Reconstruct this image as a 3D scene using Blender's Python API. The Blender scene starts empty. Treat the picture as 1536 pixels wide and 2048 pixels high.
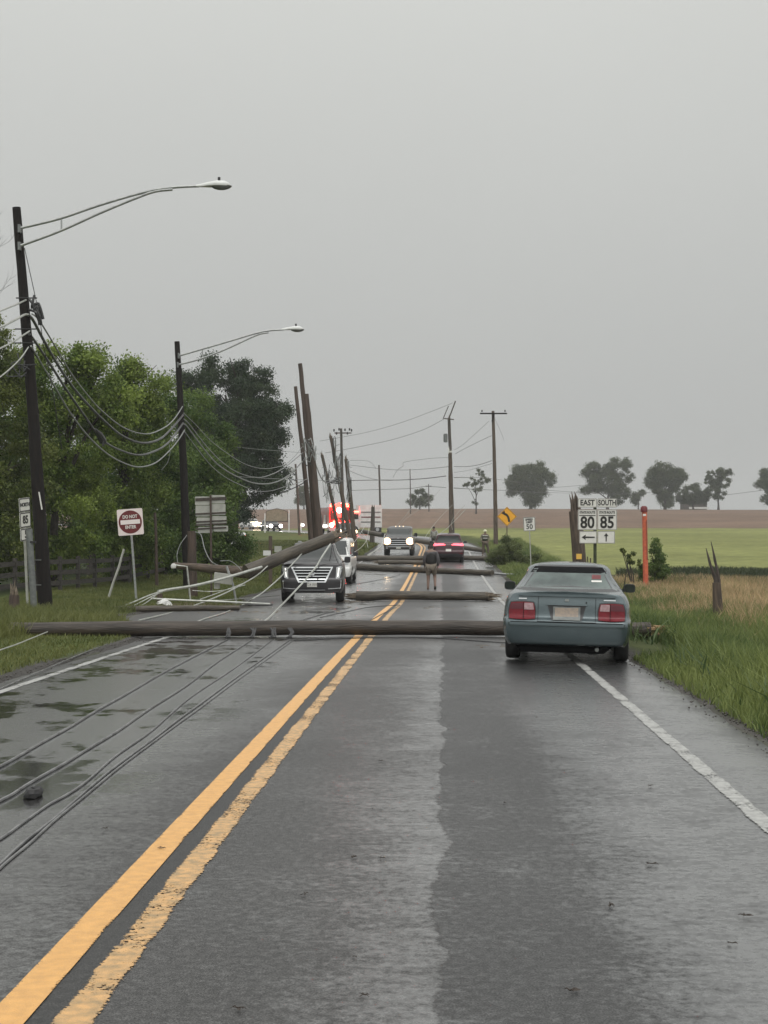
import bpy, bmesh, math, random
import numpy as np
from mathutils import Vector, Matrix
from mathutils.bvhtree import BVHTree

# ---------------------------------------------------------------- camera, sky, light, exposure
S = bpy.context.scene
C = S.collection
CAMZ = 1.66          # eye height
F = 2958.0           # focal length in photo pixels (1536 x 2048)
HY = 1065.0          # photo row of the true horizon
cam_d = bpy.data.cameras.new("camera"); cam = bpy.data.objects.new("camera", cam_d); C.objects.link(cam)
cam.location = (0, 0, CAMZ); cam.rotation_euler = (math.radians(90), 0, 0)
cam_d.sensor_fit = 'VERTICAL'; cam_d.sensor_height = 36.0; cam_d.sensor_width = 27.0
cam_d.lens = 36.0 * F / 2048.0
cam_d.shift_y = (HY - 1024.0) / 2048.0
cam_d.clip_start = 0.1; cam_d.clip_end = 6000
S.camera = cam
W = bpy.data.worlds.new("World"); S.world = W; W.use_nodes = True
nt = W.node_tree; nt.nodes.clear()
wo = nt.nodes.new('ShaderNodeOutputWorld'); bg = nt.nodes.new('ShaderNodeBackground')
tc = nt.nodes.new('ShaderNodeTexCoord'); sx = nt.nodes.new('ShaderNodeSeparateXYZ')
rp = nt.nodes.new('ShaderNodeValToRGB'); ns = nt.nodes.new('ShaderNodeTexNoise')
mr = nt.nodes.new('ShaderNodeMapRange'); mu = nt.nodes.new('ShaderNodeMix')
nt.links.new(tc.outputs['Generated'], sx.inputs[0]); nt.links.new(sx.outputs[2], rp.inputs[0])
cr = rp.color_ramp
cr.elements[0].position = 0.0; cr.elements[0].color = (.40, .41, .402, 1)
cr.elements[1].position = 1.0; cr.elements[1].color = (1.25, 1.25, 1.22, 1)
for p, c in ((.07, (.435, .445, .437, 1)), (.17, (.495, .505, .492, 1)), (.34, (.60, .61, .588, 1)), (.6, (.95, .955, .935, 1))):
    e = cr.elements.new(p); e.color = c
ns.inputs['Scale'].default_value = 1.6; ns.inputs['Detail'].default_value = 4
nt.links.new(tc.outputs['Generated'], ns.inputs['Vector'])
nt.links.new(ns.outputs[0], mr.inputs[0]); mr.inputs[3].default_value = .93; mr.inputs[4].default_value = 1.07
mu.data_type = 'RGBA'; mu.blend_type = 'MULTIPLY'; mu.inputs[0].default_value = 1
nt.links.new(rp.outputs[0], mu.inputs[6]); nt.links.new(mr.outputs[0], mu.inputs[7])
# added brightness in the unseen sky behind the camera, lighting surfaces facing it
bk = nt.nodes.new('ShaderNodeMapRange'); bk.inputs[1].default_value = .15; bk.inputs[2].default_value = -.9; bk.inputs[3].default_value = 1.06; bk.inputs[4].default_value = 1.75
bk.interpolation_type = 'SMOOTHSTEP'
nt.links.new(sx.outputs[1], bk.inputs[0]); nt.links.new(bk.outputs[0], bg.inputs[1]); nt.links.new(mu.outputs[2], bg.inputs[0])
nt.links.new(bg.outputs[0], wo.inputs[0])
sd = bpy.data.lights.new("sun", 'SUN'); sun = bpy.data.objects.new("sun", sd); C.objects.link(sun)
sd.energy = 0.55; sd.angle = math.radians(25); sd.color = (1, .98, .94)
sun.rotation_euler = (math.radians(32), math.radians(8), 0)
S.view_settings.view_transform = 'Standard'; S.view_settings.look = 'None'
S.view_settings.exposure = 0.0; S.view_settings.gamma = 1.0

# ---------------------------------------------------------------- ground profile and picking helpers
KN = [(-60, .5), (-20, .15), (0, 0), (20, -.15), (30, -.26), (38, -.38), (46, -.54), (57, -.53), (68, -.43), (76, -.33), (88, -.12),
      (97, .10), (110, .42), (120, .66), (130, .90), (150, 1.28), (180, 1.75), (220, 2.35), (300, 4.7), (400, 7.5), (450, 8.6), (480, 8.95),
      (520, 8.9), (700, 6.5), (1500, -8), (3000, -20)]
def _hermite(kn):
    x = np.array([k[0] for k in kn], float); y = np.array([k[1] for k in kn], float)
    m = np.gradient(y, x); X = []; Yv = []
    for i in range(len(x) - 1):
        t = np.linspace(0, 1, 24, endpoint=False); h = x[i + 1] - x[i]
        X.append(x[i] + t * h)
        Yv.append((2*t**3-3*t**2+1)*y[i] + (t**3-2*t**2+t)*h*m[i] + (-2*t**3+3*t**2)*y[i+1] + (t**3-t**2)*h*m[i+1])
    X.append([x[-1]]); Yv.append([y[-1]])
    return np.concatenate(X), np.concatenate(Yv)
TX, TZ = _hermite(KN)
def gz(Y): return np.interp(Y, TX, TZ)
HD = 0.0392; R_C = 170.0; Y_C = 110.0
def center(s):
    """road centre line (the reference line of the lanes) at arclength s: point and heading"""
    th = math.atan(HD)
    if s <= Y_C: return np.array([s*math.sin(th), s*math.cos(th)]), th
    p0 = np.array([Y_C*math.sin(th), Y_C*math.cos(th)]); a = (s - Y_C)/R_C
    d = np.array([math.sin(th), math.cos(th)]); nl = np.array([-math.cos(th), math.sin(th)])
    return p0 + R_C*(math.sin(a)*d + (1-math.cos(a))*nl), th - a
SS = np.arange(-30, 330, 1.0)
CP = np.array([center(s)[0] for s in SS]); CH = np.array([center(s)[1] for s in SS])
def lateral(X, Y):
    """signed distance to the road reference line (+ right) and arclength, for arrays"""
    X = np.asarray(X, float).ravel(); Y = np.asarray(Y, float).ravel()
    u = np.empty(len(X)); s = np.empty(len(X))
    for a in range(0, len(X), 4000):
        dx = X[a:a+4000, None] - CP[None, :, 0]; dy = Y[a:a+4000, None] - CP[None, :, 1]
        i = np.argmin(dx*dx + dy*dy, axis=1); k = np.arange(len(i)); h = CH[i]
        ax = dx[k, i]; ay = dy[k, i]
        u[a:a+4000] = ax*np.cos(h) - ay*np.sin(h); s[a:a+4000] = SS[i] + ax*np.sin(h) + ay*np.cos(h)
    return u, s
def uleft(s): return np.interp(s, [0, 25, 28, 31, 34, 38, 39.5, 44, 50, 58, 75, 100, 400], [-5.5, -5.45, -5.6, -6.5, -7.9, -7.7, -5.8, -5.8, -6.9, -6.3, -5.5, -5.2, -4.3])
def uright(s): return np.interp(s, [0, 20, 60, 110, 140, 400], [2.85, 2.85, 3.0, 3.0, 2.9, 2.8])
def ground_z(X, Y):
    X = np.asarray(X, float); Y = np.asarray(Y, float); sh = X.shape
    u, s = lateral(X, Y); u = u.reshape(sh); s = s.reshape(sh)
    ul = uleft(s); ur = uright(s); z = gz(Y)
    o = np.maximum(ul - u, u - ur)                      # > 0 outside the pavement
    z = z + np.where(o < -.35, -.07, np.where(o < .05, -.07 + .09*(o+.35)/.4, .02))
    rt = u - ur
    z = z + np.where(rt > .3, -.22*np.exp(-((rt-2.0)/1.1)**2), 0)
    lt = ul - u
    z = z + np.where(lt > .3, .10*np.clip((lt-.3)/4, 0, 1), 0)
    z = z + .05*np.sin(X*.7+Y*.31)*np.clip(o, 0, 3)/3 + .25*np.sin(X*.021+1)*np.clip((Y-150)/150, 0, 1)*np.clip(Y/300, 0, 1)
    return z
def gz1(X, Y): return float(ground_z(np.array([X]), np.array([Y]))[0])
def P(px, py, Y): return Vector(((px-768)/F*Y, Y, CAMZ-(py-HY)/F*Y))
def G(px, py, lift=0.0):
    """point of the ground seen at a photo pixel"""
    Y = np.arange(3, 420, .05); d = (CAMZ - gz(Y)) - (py-HY)/F*Y
    i = np.argmax(d < 0); Yh = Y[i]
    return Vector(((px-768)/F*Yh, Yh, gz(Yh)+lift))
def on(px, Y, lift=0.0):
    X = (px-768)/F*Y
    return Vector((X, Y, gz1(X, Y)+lift))

# ---------------------------------------------------------------- materials
def mat(name, c1, c2=None, scale=6.0, rough=.6, metal=0.0, bump=0.0, bscale=None, coat=0.0, stretch=(1, 1, 1), coord='Object',
        spec=.5, emit=None, estr=0.0, detail=5, trans=0.0, contrast=(.35, .65), rough2=None):
    m = bpy.data.materials.new(name); m.use_nodes = True; t = m.node_tree; b = t.nodes['Principled BSDF']
    b.inputs['Roughness'].default_value = rough; b.inputs['Metallic'].default_value = metal
    b.inputs['Coat Weight'].default_value = coat; b.inputs['Coat Roughness'].default_value = .06
    b.inputs['Specular IOR Level'].default_value = spec
    b.inputs['Base Color'].default_value = (*c1, 1)
    if emit: b.inputs['Emission Color'].default_value = (*emit, 1); b.inputs['Emission Strength'].default_value = estr
    if c2 is not None or bump:
        tc = t.nodes.new('ShaderNodeTexCoord'); mp = t.nodes.new('ShaderNodeMapping'); mp.inputs['Scale'].default_value = stretch
        t.links.new(tc.outputs[coord], mp.inputs[0])
        n = t.nodes.new('ShaderNodeTexNoise'); n.inputs['Scale'].default_value = scale; n.inputs['Detail'].default_value = detail
        t.links.new(mp.outputs[0], n.inputs['Vector'])
        if c2 is not None:
            r = t.nodes.new('ShaderNodeMapRange'); r.inputs[1].default_value = contrast[0]; r.inputs[2].default_value = contrast[1]
            x = t.nodes.new('ShaderNodeMix'); x.data_type = 'RGBA'
            x.inputs[6].default_value = (*c1, 1); x.inputs[7].default_value = (*c2, 1)
            t.links.new(n.outputs[0], r.inputs[0]); t.links.new(r.outputs[0], x.inputs[0]); t.links.new(x.outputs[2], b.inputs['Base Color'])
            if rough2 is not None:
                q = t.nodes.new('ShaderNodeMapRange'); q.inputs[3].default_value = rough; q.inputs[4].default_value = rough2
                t.links.new(r.outputs[0], q.inputs[0]); t.links.new(q.outputs[0], b.inputs['Roughness'])
        if bump:
            n2 = t.nodes.new('ShaderNodeTexNoise'); n2.inputs['Scale'].default_value = bscale or scale*3; n2.inputs['Detail'].default_value = 6
            t.links.new(mp.outputs[0], n2.inputs['Vector'])
            bp = t.nodes.new('ShaderNodeBump'); bp.inputs['Strength'].default_value = bump; bp.inputs['Distance'].default_value = .02
            t.links.new(n2.outputs[0], bp.inputs['Height']); t.links.new(bp.outputs[0], b.inputs['Normal'])
    return m
def leaf_mat(name, c1, c2, attr='tint', transl=.3, rough=.55):
    m = bpy.data.materials.new(name); m.use_nodes = True; t = m.node_tree; b = t.nodes['Principled BSDF']
    a = t.nodes.new('ShaderNodeAttribute'); a.attribute_name = attr
    x = t.nodes.new('ShaderNodeMix'); x.data_type = 'RGBA'; x.inputs[6].default_value = (*c1, 1); x.inputs[7].default_value = (*c2, 1)
    t.links.new(a.outputs['Fac'], x.inputs[0]); t.links.new(x.outputs[2], b.inputs['Base Color'])
    b.inputs['Roughness'].default_value = rough; b.inputs['Specular IOR Level'].default_value = .3
    tr = t.nodes.new('ShaderNodeBsdfTranslucent'); t.links.new(x.outputs[2], tr.inputs[0])
    ms = t.nodes.new('ShaderNodeMixShader'); ms.inputs[0].default_value = transl
    o = t.nodes['Material Output']; t.links.new(b.outputs[0], ms.inputs[1]); t.links.new(tr.outputs[0], ms.inputs[2]); t.links.new(ms.outputs[0], o.inputs[0])
    return m
M = {}
WST = (9, .5, 1)
M['pole'] = mat('weathered pole wood', (.115, .082, .058), (.05, .037, .028), scale=3.0, rough=.55, bump=.6, bscale=7, coord='UV', stretch=(9, .7, 1), rough2=.75)
M['pole_wet'] = mat('wet fallen pole wood', (.090, .074, .053), (.038, .031, .024), scale=2.2, rough=.35, bump=.7, bscale=6, coord='UV', stretch=(8, .8, 1), rough2=.6)
M['pole_fallen'] = mat('wet brown fallen pole', (.060, .045, .033), (.022, .017, .013), scale=2.0, rough=.4, bump=.8, bscale=6, coord='UV', stretch=(8, .6, 1), rough2=.6)
M['pole_dark'] = mat('tarred pole wood', (.010, .009, .009), (.018, .014, .012), scale=3, rough=.75, spec=.2, bump=.5, bscale=7, coord='UV', stretch=(9, .6, 1))
M['pole_brown'] = mat('brown pole wood', (.085, .056, .042), (.042, .029, .022), scale=2.4, rough=.6, bump=.6, bscale=7, coord='UV', stretch=(9, .5, 1))
M['pole_far'] = mat('grey far pole wood', (.09, .075, .062), (.045, .038, .032), scale=3, rough=.7, coord='UV', stretch=(8, .5, 1))
M['splinter'] = mat('fresh split wood', (.42, .28, .14), (.22, .13, .07), scale=14, rough=.8, stretch=(1, 1, 1))
M['splinter_grey'] = mat('wet split wood', (.20, .16, .11), (.08, .06, .045), scale=14, rough=.6)
M['galv'] = mat('galvanised steel', (.42, .43, .42), (.30, .31, .31), scale=12, rough=.38, metal=.7)
M['galv_dark'] = mat('dull steel', (.20, .21, .20), (.14, .15, .15), scale=12, rough=.5, metal=.5)
M['cable'] = mat('grey aluminium cable', (.30, .31, .30), (.20, .21, .20), scale=9, rough=.4, metal=.4)
M['cable_pale'] = mat('pale wet cable', (.50, .51, .47), (.36, .37, .34), scale=9, rough=.35, metal=.3)
M['cable_dark'] = mat('black rubber cable', (.018, .018, .02), (.035, .035, .035), scale=9, rough=.35)
M['black'] = mat('black rubber', (.014, .014, .015), (.022, .022, .022), scale=30, rough=.6)
M['blackpl'] = mat('black plastic', (.02, .02, .022), rough=.35)
M['under'] = mat('underbody dark', (.008, .008, .009), rough=.9, spec=.1)
M['glass'] = mat('dark car glass', (.02, .026, .025), rough=.04, spec=.7)
M['glass_rear'] = mat('tinted glass with painted reflections', (.030, .048, .046), (.075, .11, .10), scale=3, rough=.08, spec=.6)  # lighter mottling in the colour stands in for reflections in the pane
M['chrome'] = mat('chrome', (.72, .73, .74), rough=.12, metal=1.0)
M['silver'] = mat('silver trim', (.5, .51, .52), rough=.3, metal=.8)
M['insul'] = mat('porcelain insulator', (.55, .55, .52), rough=.3)
M['signwhite'] = mat('white reflective sheeting', (.74, .73, .68), (.66, .65, .61), scale=7, rough=.45)
M['signback'] = mat('bare aluminium sign back', (.42, .42, .38), (.32, .32, .29), scale=5, rough=.55, metal=.2)
M['signblack'] = mat('sign black', (.015, .014, .012), rough=.5)
M['signred'] = mat('sign red', (.15, .014, .016), (.11, .012, .014), scale=8, rough=.45)
M['signyellow'] = mat('sign yellow', (.85, .42, .03), (.78, .36, .02), scale=6, rough=.45, emit=(.9, .42, .02), estr=0.0)
M['yellowtag'] = mat('yellow reflective tag', (.85, .52, .10), rough=.4)
M['orange'] = mat('orange marker plastic', (.62, .14, .06), (.45, .09, .05), scale=9, rough=.6)
M['white'] = mat('white paint', (.72, .72, .70), (.6, .6, .58), scale=3, rough=.4)
M['greenpost'] = mat('mossy sign post', (.05, .065, .025), (.03, .035, .018), scale=9, rough=.8)
M['fence'] = mat('dark fence board', (.055, .048, .04), (.025, .022, .02), scale=5, rough=.75, stretch=(1, 1, 6))
M['bark'] = mat('tree bark', (.06, .05, .042), (.03, .026, .022), scale=8, rough=.85, bump=.5)
M['lamp_on'] = mat('lit headlamp', (1, 1, 1), emit=(1, .74, .44), estr=9)
M['lamp_white'] = mat('lit white lamp', (1, 1, 1), emit=(1, .93, .84), estr=14)
M['red_on'] = mat('lit red beacon', (1, .1, .1), emit=(1, .05, .03), estr=26)
M['redhot'] = mat('white hot beacon core', (1, .8, .8), emit=(1, .55, .5), estr=22)
M['brake_on'] = mat('lit tail lamp', (1, .1, .12), emit=(1, .10, .14), estr=3.2)
M['tail'] = mat('tail lamp red', (.17, .006, .014), (.13, .005, .011), scale=20, rough=.22, spec=.3)
M['tail_dark'] = mat('tail lamp dark red', (.10, .022, .03), rough=.25, spec=.3)
M['tail_clear'] = mat('tail lamp clear lens', (.40, .27, .28), (.30, .18, .19), scale=25, rough=.2, spec=.4)
def paint(n, c, c2=None, rough=.28, metal=.3): return mat(n, c, c2 or tuple(v*.9 for v in c), scale=2.0, rough=rough, metal=metal, coat=.6, bump=.03, bscale=160)
M['teal'] = paint('teal metallic paint', (.080, .109, .118), (.066, .091, .099), rough=.24, metal=.40)
M['suvgrey'] = paint('dark bronze grey paint', (.022, .019, .022), (.017, .015, .017))
M['carwhite'] = paint('white car paint', (.74, .74, .72), rough=.3, metal=0)
M['darkred'] = paint('dark red car paint', (.050, .010, .016))
M['pickup'] = paint('dark pickup paint', (.030, .024, .022))
M['firered'] = paint('fire engine red', (.5, .03, .02), metal=0)
M['darkcar'] = paint('dark car paint', (.05, .05, .055))
M['skin'] = mat('skin', (.42, .25, .18), rough=.6)
M['signboard'] = mat('tan wooden sign board', (.30, .25, .18), (.22, .18, .13), scale=4, rough=.7)
M['litter'] = mat('wet brown twig', (.035, .025, .018), rough=.6)

# ---------------------------------------------------------------- mesh helpers
class MB:
    def __init__(s): s.v = []; s.f = []; s.uv = []
    def face(s, idx, uv=None): s.f.append(tuple(idx)); s.uv.append(uv or [(0, 0)]*len(idx))
    def box(s, c, d, rot=None):
        """box centred at c, full size d, optional 3x3 rotation"""
        b = len(s.v); c = Vector(c)
        for k in ((-1,-1,-1),(1,-1,-1),(1,1,-1),(-1,1,-1),(-1,-1,1),(1,-1,1),(1,1,1),(-1,1,1)):
            p = Vector((k[0]*d[0]/2, k[1]*d[1]/2, k[2]*d[2]/2)); s.v.append(tuple(c + (rot @ p if rot else p)))
        for q in ((0,3,2,1),(4,5,6,7),(0,1,5,4),(1,2,6,5),(2,3,7,6),(3,0,4,7)): s.face([b+i for i in q])
        return s
    def bar(s, a, b, w, h):
        a = Vector(a); b = Vector(b); d = b-a; L = d.length
        return s.box((a+b)/2, (w, h, L), d.to_track_quat('Z', 'Y').to_matrix())
    def tube(s, pts, r, n=8, caps=True, jit=0.0, seed=0):
        rnd = random.Random(seed); pts = [Vector(p) for p in pts]; rs = r if hasattr(r, '__len__') else [r]*len(pts)
        b = len(s.v); N = None; L = 0
        for i, p in enumerate(pts):
            d = (pts[min(i+1, len(pts)-1)] - pts[max(i-1, 0)]).normalized()
            if N is None:
                N = d.orthogonal().normalized() if abs(d.y) > .9 else (Vector((0, 1, 0)) - d*d.y).normalized()
            else: N = (N - d*N.dot(d)).normalized()
            B = d.cross(N)
            for k in range(n):
                a = 2*math.pi*k/n; rr = rs[i]*(1 + (rnd.random()-.5)*jit)
                s.v.append(tuple(p + N*math.cos(a)*rr + B*math.sin(a)*rr))
        for i in range(len(pts)-1):
            L2 = L + (pts[i+1]-pts[i]).length
            for k in range(n):
                k2 = (k+1) % n; q = 2*math.pi*rs[i]
                s.face([b+i*n+k, b+i*n+k2, b+(i+1)*n+k2, b+(i+1)*n+k], [(k/n*q, L), ((k+1)/n*q, L), ((k+1)/n*q, L2), (k/n*q, L2)])
            L = L2
        if caps:
            s.face([b+k for k in range(n)][::-1]); e = b+(len(pts)-1)*n; s.face([e+k for k in range(n)])
        return s
    def lathe(s, prof, c=(0, 0, 0), axis='z', n=20):
        """prof: list of (radius, height)"""
        b = len(s.v); c = Vector(c)
        for (r, h) in prof:
            for k in range(n):
                a = 2*math.pi*k/n; x, y = math.cos(a)*r, math.sin(a)*r
                s.v.append(tuple(c + (Vector((x, y, h)) if axis == 'z' else Vector((h, x, y)) if axis == 'x' else Vector((x, h, y)))))
        for i in range(len(prof)-1):
            for k in range(n): k2 = (k+1) % n; s.face([b+i*n+k, b+i*n+k2, b+(i+1)*n+k2, b+(i+1)*n+k])
        return s
    def prism(s, poly, y0, y1):
        """polygon in XZ extruded along Y"""
        b = len(s.v); n = len(poly)
        for y in (y0, y1):
            for (x, z) in poly: s.v.append((x, y, z))
        s.face([b+i for i in range(n)]); s.face([b+n+i for i in range(n)][::-1])
        for i in range(n): j = (i+1) % n; s.face([b+j, b+i, b+n+i, b+n+j])
        return s
    def build(s, name, m, parent=None, local=False, smooth=False):
        me = bpy.data.meshes.new(name)
        off = Vector((0, 0, 0)) if (local or parent is None) else parent.matrix_world.translation.copy() if False else Vector(root_loc(parent))
        me.from_pydata([tuple(Vector(v)-off) for v in s.v], [], s.f)
        uvl = me.uv_layers.new(name='UVMap'); flat = [c for f in s.uv for q in f for c in q]
        if len(flat) == len(me.loops)*2: uvl.data.foreach_set('uv', flat)
        bm = bmesh.new(); bm.from_mesh(me); bmesh.ops.recalc_face_normals(bm, faces=bm.faces); bm.to_mesh(me); bm.free()
        if smooth:
            me.polygons.foreach_set('use_smooth', [True]*len(me.polygons))
            try: me.set_sharp_from_angle(angle=math.radians(42))
            except Exception: pass
        me.materials.append(m if not isinstance(m, str) else M[m])
        o = bpy.data.objects.new(name, me); C.objects.link(o)
        if parent is not None: o.parent = parent
        return o
def root_loc(o):
    v = Vector((0, 0, 0))
    while o is not None: v = v + o.location; o = o.parent
    return v
def tag(o, label=None, cat=None, group=None, kind=None):
    if label: o['label'] = label
    if cat: o['category'] = cat
    if group: o['group'] = group
    if kind: o['kind'] = kind
    return o
def thing(name, label, cat, loc=(0, 0, 0), group=None, rot=(0, 0, 0)):
    o = bpy.data.objects.new(name, None); C.objects.link(o); o.empty_display_size = .3
    o.location = loc; o.rotation_euler = rot
    return tag(o, label, cat, group)
def np_mesh(name, V, Fc, m, parent=None, tint=None, smooth=False, uv=None):
    V = np.asarray(V, np.float32); Fc = np.asarray(Fc, np.int32)
    if parent is not None: V = V - np.array(root_loc(parent), np.float32)
    me = bpy.data.meshes.new(name); me.vertices.add(len(V)); me.vertices.foreach_set('co', V.ravel())
    me.loops.add(Fc.size); me.loops.foreach_set('vertex_index', Fc.ravel())
    me.polygons.add(len(Fc)); me.polygons.foreach_set('loop_start', np.arange(0, Fc.size, Fc.shape[1], dtype=np.int32))
    me.update(calc_edges=True)
    if smooth: me.polygons.foreach_set('use_smooth', np.ones(len(Fc), bool))
    if tint is not None:
        if np.ndim(tint) == 1:
            a = me.attributes.new('tint', 'FLOAT', 'POINT'); a.data.foreach_set('value', np.asarray(tint, np.float32))
        else:
            a = me.attributes.new('tint', 'FLOAT_COLOR', 'POINT'); a.data.foreach_set('color', np.asarray(tint, np.float32).ravel())
    if uv is not None:
        l = me.uv_layers.new(name='UVMap'); l.data.foreach_set('uv', np.asarray(uv, np.float32)[Fc.ravel()].ravel())
    me.materials.append(M[m] if isinstance(m, str) else m); me.validate()
    o = bpy.data.objects.new(name, me); C.objects.link(o)
    if parent is not None: o.parent = parent
    return o
def smoothpath(pts, k=6):
    pts = [Vector(p) for p in pts]
    if len(pts) < 3: return [pts[0].lerp(pts[-1], i/k) for i in range(k+1)]
    out = []
    for i in range(len(pts)-1):
        p0 = pts[max(i-1, 0)]; p1 = pts[i]; p2 = pts[i+1]; p3 = pts[min(i+2, len(pts)-1)]
        for j in range(k):
            t = j/k; out.append(.5*((2*p1)+(-p0+p2)*t+(2*p0-5*p1+4*p2-p3)*t*t+(-p0+3*p1-3*p2+p3)*t**3))
    out.append(pts[-1]); return out
def text_mesh(body, size, m, parent, loc, name='lettering', rot=(math.radians(90), 0, 0), sx=1.0, bold=0.0, ext=.003, align='CENTER'):
    cu = bpy.data.curves.new(name, 'FONT'); cu.body = body; cu.size = size; cu.align_x = align; cu.align_y = 'CENTER'
    cu.extrude = ext; cu.offset = bold; cu.resolution_u = 3
    t = bpy.data.objects.new('t', cu); C.objects.link(t); bpy.context.view_layer.update()
    me = bpy.data.meshes.new_from_object(t.evaluated_get(bpy.context.evaluated_depsgraph_get()))
    bpy.data.objects.remove(t); bpy.data.curves.remove(cu)
    me.transform(Matrix.LocRotScale(Vector(loc), None, None) @ Matrix.Rotation(rot[0], 4, 'X') @ Matrix.Diagonal((sx, 1, 1, 1)))
    me.materials.clear(); me.materials.append(M[m]); me.name = name
    o = bpy.data.objects.new(name, me); C.objects.link(o); o.parent = parent
    return o
def np_noise(x, y, seed=0, oct=4):
    """cheap value noise 0..1"""
    r = np.random.RandomState(seed); T = r.rand(256, 256); out = 0; amp = 1; tot = 0
    x = np.asarray(x, float); y = np.asarray(y, float)
    for o in range(oct):
        xi = np.floor(x).astype(int); yi = np.floor(y).astype(int); fx = x-xi; fy = y-yi
        fx = fx*fx*(3-2*fx); fy = fy*fy*(3-2*fy)
        a = T[xi % 256, yi % 256]; b = T[(xi+1) % 256, yi % 256]; c = T[xi % 256, (yi+1) % 256]; d = T[(xi+1) % 256, (yi+1) % 256]
        out = out + amp*((a*(1-fx)+b*fx)*(1-fy)+(c*(1-fx)+d*fx)*fy); tot += amp; amp *= .5; x = x*2+17.3; y = y*2+5.1
    return out/tot
# ---------------------------------------------------------------- ground
def ground_mat():
    m = bpy.data.materials.new('ground'); m.use_nodes = True; t = m.node_tree; b = t.nodes['Principled BSDF']
    a = t.nodes.new('ShaderNodeAttribute'); a.attribute_name = 'tint'
    tc = t.nodes.new('ShaderNodeTexCoord'); n = t.nodes.new('ShaderNodeTexNoise'); n.inputs['Scale'].default_value = 1.3; n.inputs['Detail'].default_value = 9; n.inputs['Roughness'].default_value = .7
    n3 = t.nodes.new('ShaderNodeTexNoise'); n3.inputs['Scale'].default_value = .05; n3.inputs['Detail'].default_value = 5
    t.links.new(tc.outputs['Object'], n.inputs['Vector']); t.links.new(tc.outputs['Object'], n3.inputs['Vector'])
    r = t.nodes.new('ShaderNodeMapRange'); r.inputs[1].default_value = .3; r.inputs[2].default_value = .7; r.inputs[3].default_value = .68; r.inputs[4].default_value = 1.3
    r3 = t.nodes.new('ShaderNodeMapRange'); r3.inputs[1].default_value = .35; r3.inputs[2].default_value = .65; r3.inputs[3].default_value = .86; r3.inputs[4].default_value = 1.12
    mm = t.nodes.new('ShaderNodeMath'); mm.operation = 'MULTIPLY'
    t.links.new(n.outputs[0], r.inputs[0]); t.links.new(n3.outputs[0], r3.inputs[0]); t.links.new(r.outputs[0], mm.inputs[0]); t.links.new(r3.outputs[0], mm.inputs[1])
    x = t.nodes.new('ShaderNodeMix'); x.data_type = 'RGBA'; x.blend_type = 'MULTIPLY'; x.inputs[0].default_value = 1
    t.links.new(a.outputs['Color'], x.inputs[6]); t.links.new(mm.outputs[0], x.inputs[7]); t.links.new(x.outputs[2], b.inputs['Base Color'])
    b.inputs['Roughness'].default_value = .9; b.inputs['Specular IOR Level'].default_value = .15
    bp = t.nodes.new('ShaderNodeBump'); bp.inputs['Strength'].default_value = .7; bp.inputs['Distance'].default_value = .1
    t.links.new(n.outputs[0], bp.inputs['Height']); t.links.new(bp.outputs[0], b.inputs['Normal'])
    return m
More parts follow.
